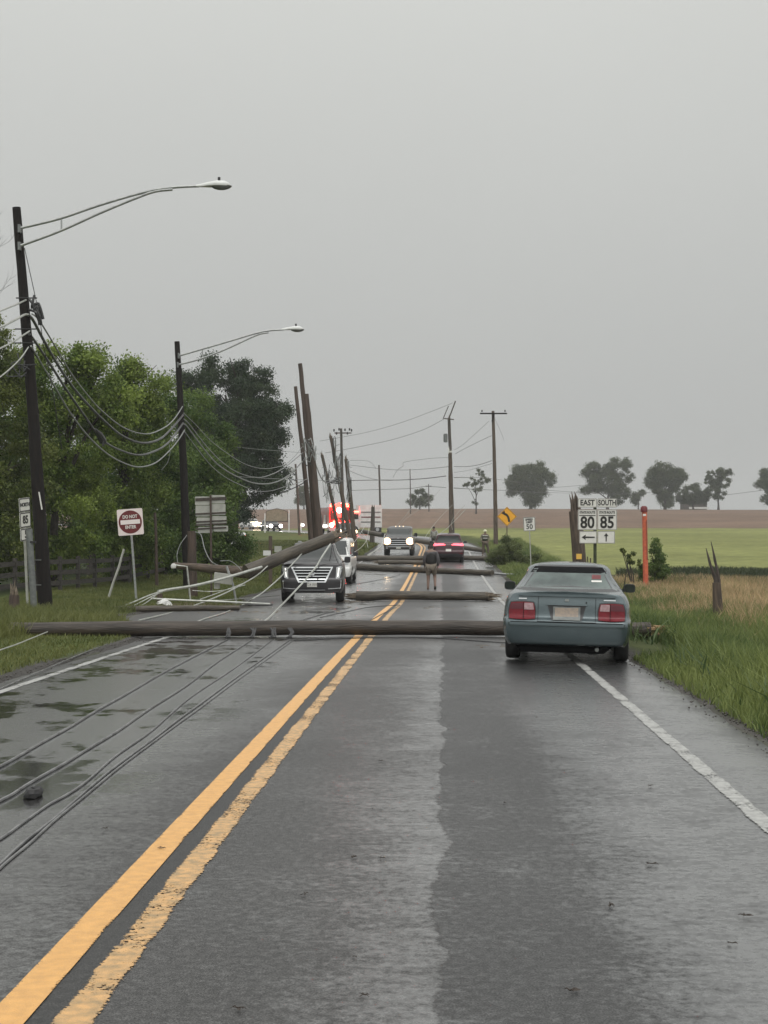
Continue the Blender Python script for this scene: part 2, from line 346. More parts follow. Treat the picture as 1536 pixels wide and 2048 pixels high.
def build_ground():
    xs = np.concatenate([-np.geomspace(1800, 18, 46), np.arange(-17.75, 17.9, .25), np.geomspace(18, 1800, 46)])
    ys = np.concatenate([np.linspace(-40, 2, 8), np.arange(2.5, 60, .4), np.arange(60, 150, .8), np.arange(150, 240, 2), np.geomspace(240, 2600, 46)])
    Xg, Yg = np.meshgrid(xs, ys); Z = ground_z(Xg, Yg)
    u, s = lateral(Xg, Yg); u = u.reshape(Xg.shape); s = s.reshape(Xg.shape)
    n1 = np_noise(Xg*.25, Yg*.25, 1); n2 = np_noise(Xg*.9, Yg*.9, 2)
    col = np.empty(Xg.shape+(4,)); col[..., 3] = 1
    lawn = np.array((.075, .098, .028)); crop = np.array((.192, .205, .070)); soil = np.array((.165, .112, .080))
    verge = np.array((.055, .068, .022)); tan = np.array((.25, .175, .095)); dirt = np.array((.10, .075, .05)); gravel = np.array((.09, .085, .08))
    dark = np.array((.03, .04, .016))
    def mixin(mask, c):
        nonlocal col; mk = np.clip(mask, 0, 1)[..., None]; col[..., :3] = col[..., :3]*(1-mk) + c*mk
    col[..., :3] = lawn
    yy = Yg + (n1-.5)*4
    right = u > uright(s)
    mixin(np.where(u > 0, (u - 6 + (n1-.5)*3)/1.5, 0)*(yy > 40)*np.clip((yy-60)/6, 0, 1), crop)
    mixin(((yy > 128+Xg*.05) & (Xg > 12)).astype(float), crop)
    mixin(right*np.clip(1-(u-uright(s)-2.6)/1.5, 0, 1), verge)
    mixin((u > 5.1+(n1-.5)*3)*(yy < 62)*(yy > 14)*1.0, tan*.8+verge*.2)
    mixin(((u > 8)*(yy > 57)*(yy < 73))*1.0, dark)
    mixin(np.clip((yy-188)/6, 0, 1)*(Xg < 20), crop*.75)
    mixin(np.clip((yy - 207 - Xg*.01)/5, 0, 1), soil)
    lt = uleft(s)-u
    mixin(((lt > 0)*(lt < 2.2)*(yy > 38.6)*(yy < 46))*(.7+.3*n2), dirt)
    mixin((u > lt*0+uright(s)-.3)*(u < uright(s)+.05)*(yy < 140)*1.0, gravel)
    mixin(((lt > -.3)*(lt < .12))*1.0, gravel*.8)
    # under the hedgerow and behind the fence
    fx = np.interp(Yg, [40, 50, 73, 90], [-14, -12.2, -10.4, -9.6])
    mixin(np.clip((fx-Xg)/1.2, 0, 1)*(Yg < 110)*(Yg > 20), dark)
    col[..., :3] *= (.8+.4*n2)[..., None]
    ny, nx = Xg.shape; idx = np.arange(ny*nx).reshape(ny, nx)
    Fc = np.stack([idx[:-1, :-1], idx[:-1, 1:], idx[1:, 1:], idx[1:, :-1]], -1).reshape(-1, 4)
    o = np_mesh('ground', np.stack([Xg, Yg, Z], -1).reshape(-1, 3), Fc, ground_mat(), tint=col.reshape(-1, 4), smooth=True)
    tag(o, 'grassy ground, farm fields and low brown ridge', None, None, 'structure')
build_ground()

# ---------------------------------------------------------------- road
def N(t, k, **kw):
    n = t.nodes.new('ShaderNode'+k)
    for a, v in kw.items():
        if a == 'op': n.operation = v
        elif a.startswith('i'): n.inputs[int(a[1:])].default_value = v
    return n
def road_mat():
    m = bpy.data.materials.new('wet asphalt'); m.use_nodes = True; t = m.node_tree; L = t.links; b = t.nodes['Principled BSDF']
    tc = t.nodes.new('ShaderNodeTexCoord'); sp = t.nodes.new('ShaderNodeSeparateXYZ'); L.new(tc.outputs['UV'], sp.inputs[0]); U = sp.outputs[0]; V = sp.outputs[1]
    def math_(op, a, b_=None, c=None):
        n = t.nodes.new('ShaderNodeMath'); n.operation = op
        for i, v in enumerate((a, b_, c)):
            if v is None: continue
            if isinstance(v, (int, float)): n.inputs[i].default_value = v
            else: L.new(v, n.inputs[i])
        return n.outputs[0]
    def noise(scale, su=1, sv=1, detail=5, rough=.6, off=0):
        mp = t.nodes.new('ShaderNodeMapping'); mp.inputs['Scale'].default_value = (su, sv, 1); mp.inputs['Location'].default_value = (off, off*.7, 0)
        L.new(tc.outputs['UV'], mp.inputs[0]); n = t.nodes.new('ShaderNodeTexNoise'); n.inputs['Scale'].default_value = scale
        n.inputs['Detail'].default_value = detail; n.inputs['Roughness'].default_value = rough; L.new(mp.outputs[0], n.inputs['Vector']); return n.outputs[0]
    def ramp(x, a, b_, lo=0.0, hi=1.0):
        n = t.nodes.new('ShaderNodeMapRange'); n.inputs[1].default_value = a; n.inputs[2].default_value = b_; n.inputs[3].default_value = lo; n.inputs[4].default_value = hi
        n.interpolation_type = 'SMOOTHSTEP'; L.new(x, n.inputs[0]); return n.outputs[0]
    def band(c, w):   # soft bump of u around c, half width w
        d = math_('ABSOLUTE', math_('SUBTRACT', U, c)); return ramp(d, w*.35, w, 1, 0)
    big = noise(.35, 1, .55, 4, .55); mid = noise(1.9, 1, 1.0, 8, .70, 3); fine = noise(22, 1, 1, 5, .75, 9); grit = noise(120, 1, 1, 2, .7, 4)
    seam_u = math_('ADD', math_('MULTIPLY', math_('SUBTRACT', noise(.9, 0, 1, 7, .62, 2), .5), .42), .0)
    d_seam = math_('SUBTRACT', U, seam_u)                       # <0 left of the seam
    leftseam = math_('MULTIPLY', ramp(d_seam, -.012, .012, 1, 0), math_('POWER', ramp(d_seam, -1.15, -.03, 0, 1), 1.6))
    rightside = ramp(d_seam, -.01, .01, 0, 1)
    # water film: where it is deep enough the surface turns glossy
    w = math_('MULTIPLY', band(-3.5, 2.1), .90)
    w = math_('ADD', w, math_('MULTIPLY', band(1.75, 1.25), .62))
    w = math_('ADD', w, math_('MULTIPLY', leftseam, .40))
    w = math_('ADD', w, math_('MULTIPLY', band(2.5, .7), .15))
    w = math_('ADD', w, math_('MULTIPLY', math_('SUBTRACT', big, .5), 1.1))
    w = math_('ADD', w, math_('MULTIPLY', math_('SUBTRACT', mid, .5), 1.25))
    w = math_('SUBTRACT', w, math_('MULTIPLY', band(-.75, .7), .12))
    w = math_('SUBTRACT', w, math_('MULTIPLY', band(.35, .5), .16))
    w = math_('SUBTRACT', w, math_('MULTIPLY', band(-1.38, .2), .8)); w = math_('ADD', w, .10)
    film = ramp(math_('ADD', math_('ADD', w, math_('MULTIPLY', math_('SUBTRACT', noise(9, .7, 1.3, 6, .75, 15), .5), 1.5)), math_('MULTIPLY', math_('SUBTRACT', fine, .5), 1.7)), -.05, .95)
    pudn = noise(.55, 1, .6, 6, .68, 31)
    pud = math_('MULTIPLY', ramp(math_('ADD', pudn, math_('MULTIPLY', math_('SUBTRACT', mid, .5), .7)), .53, .62), band(-3.6, 2.2))
    # colour
    cr = t.nodes.new('ShaderNodeMix'); cr.data_type = 'RGBA'; cr.inputs[6].default_value = (.046, .045, .044, 1); cr.inputs[7].default_value = (.020, .021, .022, 1)
    L.new(math_('ADD', math_('MULTIPLY', film, .35), math_('MULTIPLY', rightside, .45)), cr.inputs[0])
    gx = t.nodes.new('ShaderNodeMix'); gx.data_type = 'RGBA'; gx.blend_type = 'MULTIPLY'; gx.inputs[0].default_value = 1
    gg = math_('MULTIPLY', ramp(fine, .3, .7, .5, 1.6), ramp(grit, .3, .72, .35, 2.1)); gg = math_('MULTIPLY', gg, ramp(big, .3, .7, .8, 1.2))
    vo = t.nodes.new('ShaderNodeTexVoronoi'); vo.feature = 'DISTANCE_TO_EDGE'; vo.inputs['Scale'].default_value = .42
    va = t.nodes.new('ShaderNodeVectorMath'); va.operation = 'ADD'; nn = t.nodes.new('ShaderNodeTexNoise'); nn.inputs['Scale'].default_value = 2.2; nn.inputs['Detail'].default_value = 6
    L.new(tc.outputs['UV'], nn.inputs['Vector']); vs_ = t.nodes.new('ShaderNodeVectorMath'); vs_.operation = 'SCALE'; vs_.inputs[3].default_value = .8
    L.new(nn.outputs[1], vs_.inputs[0]); L.new(vs_.outputs[0], va.inputs[0]); L.new(tc.outputs['UV'], va.inputs[1]); L.new(va.outputs[0], vo.inputs['Vector'])
    crack = math_('MULTIPLY', ramp(vo.outputs[0], .0, .006, 1, 0), ramp(noise(.9, 1, 1, 3, .5, 77), .50, .60))
    gg = math_('MULTIPLY', gg, math_('SUBTRACT', 1.0, math_('MULTIPLY', crack, .6))); gg = math_('MULTIPLY', gg, math_('SUBTRACT', 1.0, math_('MULTIPLY', band(-1.39, .16), .45)))
    L.new(cr.outputs[2], gx.inputs[6]); L.new(gg, gx.inputs[7])
    L.new(gx.outputs[2], b.inputs['Base Color'])
    ro = math_('SUBTRACT', .50, math_('MULTIPLY', film, .26)); ro = math_('ADD', ro, math_('MULTIPLY', math_('SUBTRACT', fine, .5), .2))
    ro = math_('MAXIMUM', math_('SUBTRACT', ro, math_('MULTIPLY', pud, .2)), .05)
    L.new(ro, b.inputs['Roughness']); b.inputs['IOR'].default_value = 1.45
    L.new(film, b.inputs['Coat Weight']); b.inputs['Coat IOR'].default_value = 2.05
    L.new(math_('SUBTRACT', .27, math_('MULTIPLY', pud, .23)), b.inputs['Coat Roughness'])
    # seam groove, cracks, grit bumps
    gr = ramp(math_('ABSOLUTE', d_seam), .0, .014, 1, 0)
    h = math_('SUBTRACT', math_('MULTIPLY', grit, .35), math_('MULTIPLY', gr, .8)); h = math_('ADD', h, math_('MULTIPLY', fine, .55))
    b1 = t.nodes.new('ShaderNodeBump'); b1.inputs['Distance'].default_value = .008; L.new(h, b1.inputs['Height'])
    L.new(math_('MULTIPLY', math_('SUBTRACT', 1.0, math_('MULTIPLY', pud, .93)), .55), b1.inputs['Strength'])
    b2 = t.nodes.new('ShaderNodeBump'); b2.inputs['Distance'].default_value = .02; b2.inputs['Strength'].default_value = .16; L.new(mid, b2.inputs['Height'])
    L.new(b2.outputs[0], b1.inputs['Normal']); L.new(b1.outputs[0], b.inputs['Normal'])
    b3 = t.nodes.new('ShaderNodeBump'); b3.inputs['Distance'].default_value = .01; b3.inputs['Strength'].default_value = .10; L.new(fine, b3.inputs['Height']); L.new(b3.outputs[0], b.inputs['Coat Normal'])
    return m
M['road'] = road_mat()
def strip_pt(s, u, lift):
    c, h = center(s); x = c[0] + u*math.cos(h); y = c[1] - u*math.sin(h)
    return (x, y, gz(y)+lift)
def build_road():
    ss = np.concatenate([np.arange(-12, 60, .4), np.arange(60, 300, 1.5)]); V = []; UV = []; nc = 17
    rnd = random.Random(4)
    for s in ss:
        jl = (rnd.random()-.5)*.10 + .12*math.sin(s*.9)*.5; jr = (rnd.random()-.5)*.12 + .05*math.sin(s*1.3)
        a = float(uleft(s))+jl; b = float(uright(s))+jr
        for k in range(nc):
            u = a + (b-a)*k/(nc-1); e = -.035 if k in (0, nc-1) else 0
            V.append(strip_pt(s, u, 0.0+e)); UV.append((u, s))
    n = len(ss); idx = np.arange(n*nc).reshape(n, nc)
    Fc = np.stack([idx[:-1, :-1], idx[:-1, 1:], idx[1:, 1:], idx[1:, :-1]], -1).reshape(-1, 4)
    o = np_mesh('road', V, Fc, 'road', smooth=True, uv=UV); tag(o, 'wet asphalt two lane road', None, None, 'structure')
build_road()
def mark_mat(name, c, c2, wear, sc=9):
    m = mat(name, c, c2, scale=16, rough=.38, bump=.4, bscale=120, coord='UV'); t = m.node_tree; L = t.links; b = t.nodes['Principled BSDF']
    tc = t.nodes.new('ShaderNodeTexCoord'); sp = t.nodes.new('ShaderNodeSeparateXYZ'); L.new(tc.outputs['UV'], sp.inputs[0])
    n = t.nodes.new('ShaderNodeTexNoise'); n.inputs['Scale'].default_value = sc; n.inputs['Detail'].default_value = 8; n.inputs['Roughness'].default_value = .72
    L.new(tc.outputs['UV'], n.inputs['Vector'])
    ed = t.nodes.new('ShaderNodeMath'); ed.operation = 'ABSOLUTE'; L.new(sp.outputs[2], ed.inputs[0])
    # distance to the strip's edge is stored in a float attribute
    at = t.nodes.new('ShaderNodeAttribute'); at.attribute_name = 'tint'
    pn = t.nodes.new('ShaderNodeTexNoise'); pn.inputs['Scale'].default_value = 2.6; pn.inputs['Detail'].default_value = 5; L.new(tc.outputs['UV'], pn.inputs['Vector'])
    ad = t.nodes.new('ShaderNodeMath'); ad.operation = 'MULTIPLY_ADD'; L.new(pn.outputs[0], ad.inputs[0]); ad.inputs[1].default_value = .7; L.new(n.outputs[0], ad.inputs[2])
    sb = t.nodes.new('ShaderNodeMath'); sb.operation = 'SUBTRACT'; L.new(ad.outputs[0], sb.inputs[0]); sb.inputs[1].default_value = .35
    a = t.nodes.new('ShaderNodeMath'); a.operation = 'MULTIPLY_ADD'; L.new(at.outputs['Fac'], a.inputs[0]); a.inputs[1].default_value = .45; L.new(sb.outputs[0], a.inputs[2])
    r = t.nodes.new('ShaderNodeMapRange'); r.inputs[1].default_value = wear-.015; r.inputs[2].default_value = wear+.03; L.new(a.outputs[0], r.inputs[0])
    tr = t.nodes.new('ShaderNodeBsdfTransparent'); ms = t.nodes.new('ShaderNodeMixShader')
    L.new(r.outputs[0], ms.inputs[0]); L.new(tr.outputs[0], ms.inputs[1]); L.new(b.outputs[0], ms.inputs[2]); L.new(ms.outputs[0], t.nodes['Material Output'].inputs[0])
    return m
M['yel_a'] = mark_mat('worn yellow road paint', (.80, .44, .14), (.66, .36, .12), .46, 75)
M['yel_b'] = mark_mat('scuffed yellow road paint', (.72, .42, .17), (.38, .26, .13), .64, 40)
M['wht'] = mark_mat('worn white road paint', (.47, .47, .45), (.28, .28, .27), .65, 45)
def marking(u0, u1, s0, s1, m, lift=.005):
    st = .3 if s1 < 120 else 1.0
    ss = np.arange(s0, s1, st); V = []; UV = []; T = []
    for s in ss:
        for k, u in enumerate((u0, u0+(u1-u0)*.14, (u0+u1)/2, u1-(u1-u0)*.14, u1)):
            V.append(strip_pt(s, u, lift)); UV.append((u, s)); T.append((0, .5, .6, .5, 0)[k])
    idx = np.arange(len(V)).reshape(-1, 5); Fc = np.stack([idx[:-1, :-1], idx[:-1, 1:], idx[1:, 1:], idx[1:, :-1]], -1).reshape(-1, 4)
    o = np_mesh('road_marking', V, Fc, m, uv=UV, tint=T); tag(o, None, None, None, 'structure'); return o
tag(marking(-1.59, -1.44, -5, 250, 'yel_a'), 'solid yellow centre line, left of the pair')
tag(marking(-1.35, -1.20, -5, 250, 'yel_b'), 'scuffed yellow centre line, right of the pair')
tag(marking(1.84, 1.98, -5, 200, 'wht'), 'worn white line along the right edge')
tag(marking(-4.98, -4.85, -5, 27.0, 'wht'), 'worn white line along the left edge')
tag(marking(-4.90, -4.79, 58, 200, 'wht'), 'far white line along the left edge')

# ---------------------------------------------------------------- leaves and grass
def leaf_cloud(clumps, n, leaf, seed=0, shell=.4, droop=0.0, aspect=.62, up=0.0):
    """clumps: (x,y,z,r,tint). Diamond leaves scattered through the shells of the clumps."""
    rs = np.random.RandomState(seed); cl = np.array(clumps, float)
    w = cl[:, 3]**2; i = rs.choice(len(cl), n, p=w/w.sum())
    d = rs.normal(size=(n, 3)); d /= np.linalg.norm(d, axis=1)[:, None]
    r = cl[i, 3]*(shell + (1-shell)*1.3*rs.rand(n))*(rs.rand(n)**.25); c = cl[i, :3] + d*r[:, None]*np.array([1, 1, .85])
    a = rs.normal(size=(n, 3)); a[:, 2] -= droop; a[:, 2] += up; a /= np.linalg.norm(a, axis=1)[:, None]
    nn = d + .8*rs.normal(size=(n, 3)); b = np.cross(a, nn); b /= np.linalg.norm(b, axis=1)[:, None]+1e-6
    L = leaf*(.6+.8*rs.rand(n))[:, None]
    V = np.stack([c+a*L*.5, c+b*L*.5*aspect, c-a*L*.5, c-b*L*.5*aspect], 1).reshape(-1, 3)
    T = np.repeat(np.clip(cl[i, 4] + rs.normal(size=n)*.14, 0, 1), 4)
    return V, np.arange(4*n).reshape(n, 4), T
def crown_clumps(lobes, per, r, seed):
    rs = np.random.RandomState(seed); out = []
    for (x, y, z, rx, ry, rz) in lobes:
        k = max(3, int(per*(rx*ry*rz)**(2/3))); t0 = rs.rand()
        for _ in range(k):
            d = rs.normal(size=3); d /= np.linalg.norm(d); q = .45+.55*rs.rand()**.5
            out.append((x+d[0]*rx*q, y+d[1]*ry*q, z+d[2]*rz*q, r*(.55+.8*rs.rand()), np.clip(.25*t0+.75*rs.rand(), 0, 1)))
    return out
M['leaf_bright'] = leaf_mat('bright green leaves', (.055, .102, .020), (.24, .31, .062))
M['leaf_mid'] = leaf_mat('mid green leaves', (.042, .085, .022), (.15, .22, .05))
M['leaf_olive'] = leaf_mat('olive green leaves', (.055, .082, .020), (.18, .21, .05))
M['leaf_dark'] = leaf_mat('dark maple leaves', (.018, .038, .020), (.052, .078, .032), transl=.15)
M['leaf_far'] = leaf_mat('far tree leaves', (.035, .055, .022), (.09, .115, .04))
M['leaf_weed'] = leaf_mat('weed leaves', (.07, .095, .03), (.17, .20, .075))
def trunk_mesh(parent, base, top, r, limbs, seed=0, m='bark', name='trunk'):
    mb = MB(); base = Vector(base); top = Vector(top); rnd = random.Random(seed)
    p = [base.lerp(top, k/6) + Vector(((rnd.random()-.5)*r, (rnd.random()-.5)*r, 0))*(1 if 0 < k < 6 else 0) for k in range(7)]
    mb.tube(p, [r*(1.35 if k == 0 else 1)*(1-.11*k) for k in range(7)], 9)
    for (f, e) in limbs:
        a = base.lerp(top, f); e = Vector(e); md = a.lerp(e, .5)+Vector((0, 0, .12*(e-a).length))
        mb.tube(smoothpath([a, md, e], 4), [r*.5*(1-.09*k) for k in range(9)], 6)
        for q in range(2):
            e2 = e + Vector((rnd.uniform(-1, 1), rnd.uniform(-1, 1), rnd.uniform(-.2, .4)))*(e-a).length*.16
            mb.tube([md.lerp(e, .6), e2], [r*.2, r*.06], 5)
    return mb.build(name, m, parent)
def tree(name, label, base, lobes, n, leaf, m, per=9, cr=.7, seed=0, trunk_r=.2, group=None, cat='tree', shell=.30, droop=.2, nl=5, trunk_top=None):
    t = thing(name, label, cat, base, group)
    cl = crown_clumps(lobes, per, cr, seed); V, Fc, T = leaf_cloud(cl, n, leaf, seed+1, shell, droop)
    keep = None
    np_mesh('crown', V, Fc, m, t, tint=T)
    rnd = random.Random(seed); zt = trunk_top or max(l[2] for l in lobes)
    cx = sum(l[0] for l in lobes)/len(lobes); cy = sum(l[1] for l in lobes)/len(lobes)
    lm = [(rnd.uniform(.3, .8), (l[0], l[1], l[2])) for l in rnd.sample(lobes, min(nl, len(lobes)))]
    trunk_mesh(t, base, (cx*.5+base[0]*.5, cy, base[2]+(zt-base[2])*.72), trunk_r, lm, seed)
    return t
def lobes_from_px(spec, Y, dy=1.0):
    """spec: (px, py, rpx_x, rpx_z[, dY]) in photo pixels at depth Y"""
    out = []
    for q in spec:
        yy = Y + (q[4] if len(q) > 4 else 0); p = P(q[0], q[1], yy); k = yy/F
        out.append((p.x, p.y, p.z, q[2]*k, (q[2]+q[3])*.5*k*dy, q[3]*k))
    return out
def gbase(px, Y): return tuple(on(px, Y, -.05))
# hedgerow on the left, behind the fence
tree('broadleaf_tree', 'olive green broadleaf tree at the left edge, behind the nearest leaning lamp pole', gbase(-60, 52),
     lobes_from_px([(-60, 760, 110, 110), (-20, 720, 60, 80), (-70, 960, 140, 150), (20, 930, 70, 120), (0, 1080, 90, 90), (-30, 660, 45, 35)], 52), 80000, .10, 'leaf_olive', seed=11, per=11, cr=.55)
tree('broadleaf_tree', 'bright green bushy tree directly right of the nearest lamp pole', gbase(110, 56),
     lobes_from_px([(110, 770, 85, 70), (150, 870, 85, 100), (80, 900, 75, 120), (120, 1020, 110, 110), (140, 715, 35, 34), (190, 765, 45, 60), (90, 720, 30, 30), (225, 800, 40, 60), (165, 740, 30, 40), (40, 800, 50, 90), (60, 1100, 90, 60), (175, 700, 22, 22)], 56), 95000, .105, 'leaf_bright', seed=12, per=12, cr=.5)
tree('broadleaf_tree', 'light green pointed tree behind the red do not enter sign', gbase(245, 62),
     lobes_from_px([(255, 770, 36, 48), (262, 735, 16, 22), (250, 850, 70, 80), (220, 960, 80, 110), (290, 930, 60, 110), (240, 1070, 95, 80), (205, 820, 50, 60), (310, 800, 34, 50), (240, 800, 40, 50)], 62), 80000, .105, 'leaf_bright', seed=13, per=12, cr=.55)
tree('broadleaf_tree', 'dark green tree filling the gap left of the second lamp pole', gbase(325, 68),
     lobes_from_px([(320, 830, 50, 50), (345, 800, 24, 30), (290, 860, 40, 50), (310, 920, 60, 90), (345, 1000, 60, 110), (300, 1070, 80, 80), (355, 1110, 50, 50)], 68), 60000, .11, 'leaf_mid', seed=14, per=11, cr=.6)
tree('broadleaf_tree', 'mid green tree just right of the second lamp pole, behind the bare sign backs', gbase(410, 74),
     lobes_from_px([(385, 830, 38, 48), (400, 900, 52, 80), (430, 960, 45, 80), (420, 1040, 62, 85), (455, 1085, 48, 52), (395, 1110, 60, 45), (440, 880, 26, 40)], 74), 66000, .115, 'leaf_mid', seed=15, per=11, cr=.6)
tree('maple_tree', 'large dark green rounded maple rising above the hedgerow beside the second lamp pole', gbase(465, 112),
     lobes_from_px([(450, 790, 70, 62), (400, 820, 50, 70), (510, 810, 52, 55), (470, 880, 95, 85), (545, 850, 30, 40), (540, 900, 38, 50), (500, 960, 70, 45), (410, 950, 70, 70), (440, 740, 42, 30), (480, 735, 26, 22),
      (555, 935, 22, 26), (530, 970, 34, 24), (375, 765, 22, 30), (560, 815, 18, 18), (440, 1010, 60, 45), (495, 1000, 34, 22), (500, 760, 40, 30), (470, 840, 60, 60), (520, 870, 45, 50), (450, 930, 60, 60), (495, 925, 50, 50), (420, 870, 50, 60)], 112, .9), 185000, .155, 'leaf_dark', seed=16, per=5.5, cr=.75, trunk_r=.45, nl=9)
tree('broadleaf_tree', 'shadowy tree set back in the hedgerow behind the fence', gbase(180, 70),
     lobes_from_px([(-20, 900, 80, 120), (40, 1000, 80, 110), (60, 1110, 90, 70), (160, 1000, 80, 100), (170, 1110, 80, 70), (260, 1090, 70, 70), (90, 820, 60, 80), (200, 900, 60, 80), (300, 1000, 60, 100), (350, 1090, 60, 60), (400, 1000, 60, 110), (350, 930, 40, 70)], 71), 62000, .16, 'leaf_mid', seed=17, per=6, cr=.8, nl=3, trunk_top=6)
# low bushes at the foot of the hedgerow
def bush(label, px, Y, spec, n, leaf, m, seed, cr=.25, per=26, group=None, name='bush'):
    t = thing(name, label, 'bush', gbase(px, Y), group)
    cl = crown_clumps(lobes_from_px(spec, Y), per, cr, seed); V, Fc, T = leaf_cloud(cl, n, leaf, seed, .5, 0)
    np_mesh('foliage', V, Fc, m, t, tint=T); b = Vector(gbase(px, Y)); mb = MB(); rnd = random.Random(seed)
    for k in range(6):
        c = cl[rnd.randrange(len(cl))]; mb.tube(smoothpath([b, b.lerp(Vector(c[:3]), .5)+Vector((rnd.uniform(-.1, .1), 0, .1)), Vector(c[:3])], 3), [.03-.0035*i for i in range(7)], 5)
    mb.build('stem', 'bark', t); return t
bush('dark low bush between the hedgerow and the small white car', 455, 82, [(440, 1110, 35, 35), (475, 1125, 30, 25), (410, 1120, 40, 30)], 12000, .11, 'leaf_mid', 31, .35)
bush('weedy green bush growing at the foot of the yellow curve sign', 1015, 82, [(1002, 1108, 24, 18), (1032, 1106, 28, 20), (1062, 1114, 28, 13), (1018, 1086, 13, 10), (985, 1120, 12, 10)], 15000, .075, 'leaf_weed', 32, .28)
bush('dark green bush right of the orange marker post', 1308, 56, [(1310, 1118, 15, 30), (1304, 1135, 22, 16), (1312, 1092, 7, 16), (1322, 1143, 20, 14), (1300, 1152, 22, 12)], 9000, .06, 'leaf_mid', 33, .16, per=200)
bush('thin leafy weed left of the orange marker post', 1268, 56, [(1262, 1118, 9, 14), (1250, 1106, 5, 5), (1275, 1130, 10, 10), (1244, 1100, 3, 3), (1257, 1112, 4, 5)], 1600, .055, 'leaf_olive', 34, .1, per=160)
# far trees on the ridge
def far_tree(label, px, Y, spec, n, leaf, seed, per=7, cr=1.1, tr=.4, m='leaf_far', group='trees along the far ridge'):
    return tree('field_tree', label, gbase(px, Y), lobes_from_px(spec, Y, .8), int(n*2.6), leaf*.70, m, per=per, cr=cr*.80, shell=.08, seed=seed, trunk_r=tr, group=group, nl=5)
far_tree('dense dark round tree on the ridge right of the bare utility pole', 1062, 430, [(1062, 955, 34, 26), (1035, 965, 24, 20), (1090, 962, 20, 18), (1065, 985, 26, 18), (1062, 1000, 18, 12), (1022, 985, 8, 8), (1045, 940, 18, 12), (1080, 938, 16, 11)], 17000, .55, 41, cr=1.6)
far_tree('wide two lobed tree on the ridge above the route sign', 1215, 440, [(1185, 945, 24, 20), (1235, 938, 28, 22), (1215, 965, 34, 22), (1240, 985, 22, 18), (1190, 975, 22, 14), (1262, 955, 9, 9), (1235, 1000, 12, 10), (1170, 980, 9, 5)], 15000, .55, 42, per=5, cr=1.5)
far_tree('small faint tree on the ridge above the orange marker post', 1277, 460, [(1277, 990, 12, 12), (1270, 1000, 8, 8), (1284, 984, 7, 7)], 2600, .5, 43, cr=1.1, tr=.2)
far_tree('tall rounded tree on the ridge, left one of the right hand group', 1330, 430, [(1325, 945, 26, 18), (1345, 958, 26, 20), (1310, 962, 18, 16), (1330, 978, 26, 14), (1332, 1000, 14, 14), (1358, 948, 12, 10)], 15000, .55, 44, cr=1.5)
far_tree('low spreading tree on the ridge between two taller trees', 1387, 435, [(1385, 985, 22, 16), (1405, 992, 18, 12), (1365, 995, 16, 10), (1390, 1000, 26, 8)], 7000, .5, 45, cr=1.2, tr=.3)
far_tree('narrow open crowned tree on the ridge with a thin trunk', 1437, 430, [(1430, 950, 18, 14), (1448, 945, 16, 10), (1436, 968, 20, 10), (1425, 980, 16, 8), (1440, 990, 14, 8), (1460, 958, 6, 5), (1414, 962, 5, 5)], 6500, .5, 46, per=6, cr=1.0, tr=.3)
far_tree('ridge tree cut off by the right edge of the picture', 1545, 430, [(1545, 955, 26, 20), (1530, 970, 16, 14), (1555, 985, 26, 14), (1540, 1000, 20, 8)], 9000, .55, 47, cr=1.4)
far_tree('airy thin tree beside the bare utility pole, with a slim straight trunk', 952, 330, [(960, 945, 14, 8), (945, 965, 18, 9), (968, 960, 12, 10), (930, 970, 8, 4), (955, 978, 12, 6), (948, 1008, 8, 5)], 2600, .30, 48, per=7, cr=.6, tr=.17)
far_tree('low round bush like tree on the ridge left of the broken utility pole', 840, 400, [(838, 992, 18, 14), (850, 1000, 16, 10), (825, 1000, 12, 10), (845, 1008, 20, 6)], 5500, .38, 49, cr=.9, tr=.25)
far_tree('faint misty tree behind the leaning poles', 608, 470, [(606, 985, 14, 14), (612, 1000, 14, 14), (600, 1002, 10, 8)], 3500, .5, 50, cr=1.2, tr=.25)
# dead branches at the left edge
def dead_branches():
    t = thing('bare_branch', 'bare twiggy branches reaching in at the left edge beside the lamp pole', 'branch', tuple(P(-40, 640, 52)))
    mb = MB(); rnd = random.Random(5)
    def grow(p, d, L, r, k):
        pts = [p]; 
        for i in range(4):
            d = (d + Vector((rnd.uniform(-.25, .25), rnd.uniform(-.2, .2), rnd.uniform(-.1, .2)))).normalized(); pts.append(pts[-1]+d*L/4)
        mb.tube(pts, [r*(1-.17*i) for i in range(5)], 4)
        if k > 0:
            for i in range(3): grow(pts[rnd.randint(1, 4)], (d+Vector((rnd.uniform(-.8, .8), rnd.uniform(-.5, .5), rnd.uniform(-.3, .6)))).normalized(), L*.6, r*.5, k-1)
    for py, a in ((640, .9), (600, .7), (560, 1.2), (520, .6), (500, 1.5)): grow(P(-45, py, 52), Vector((.8, 0, a)).normalized(), 1.25, .012, 2)
    mb.build('twig', 'bark', t)
dead_branches()

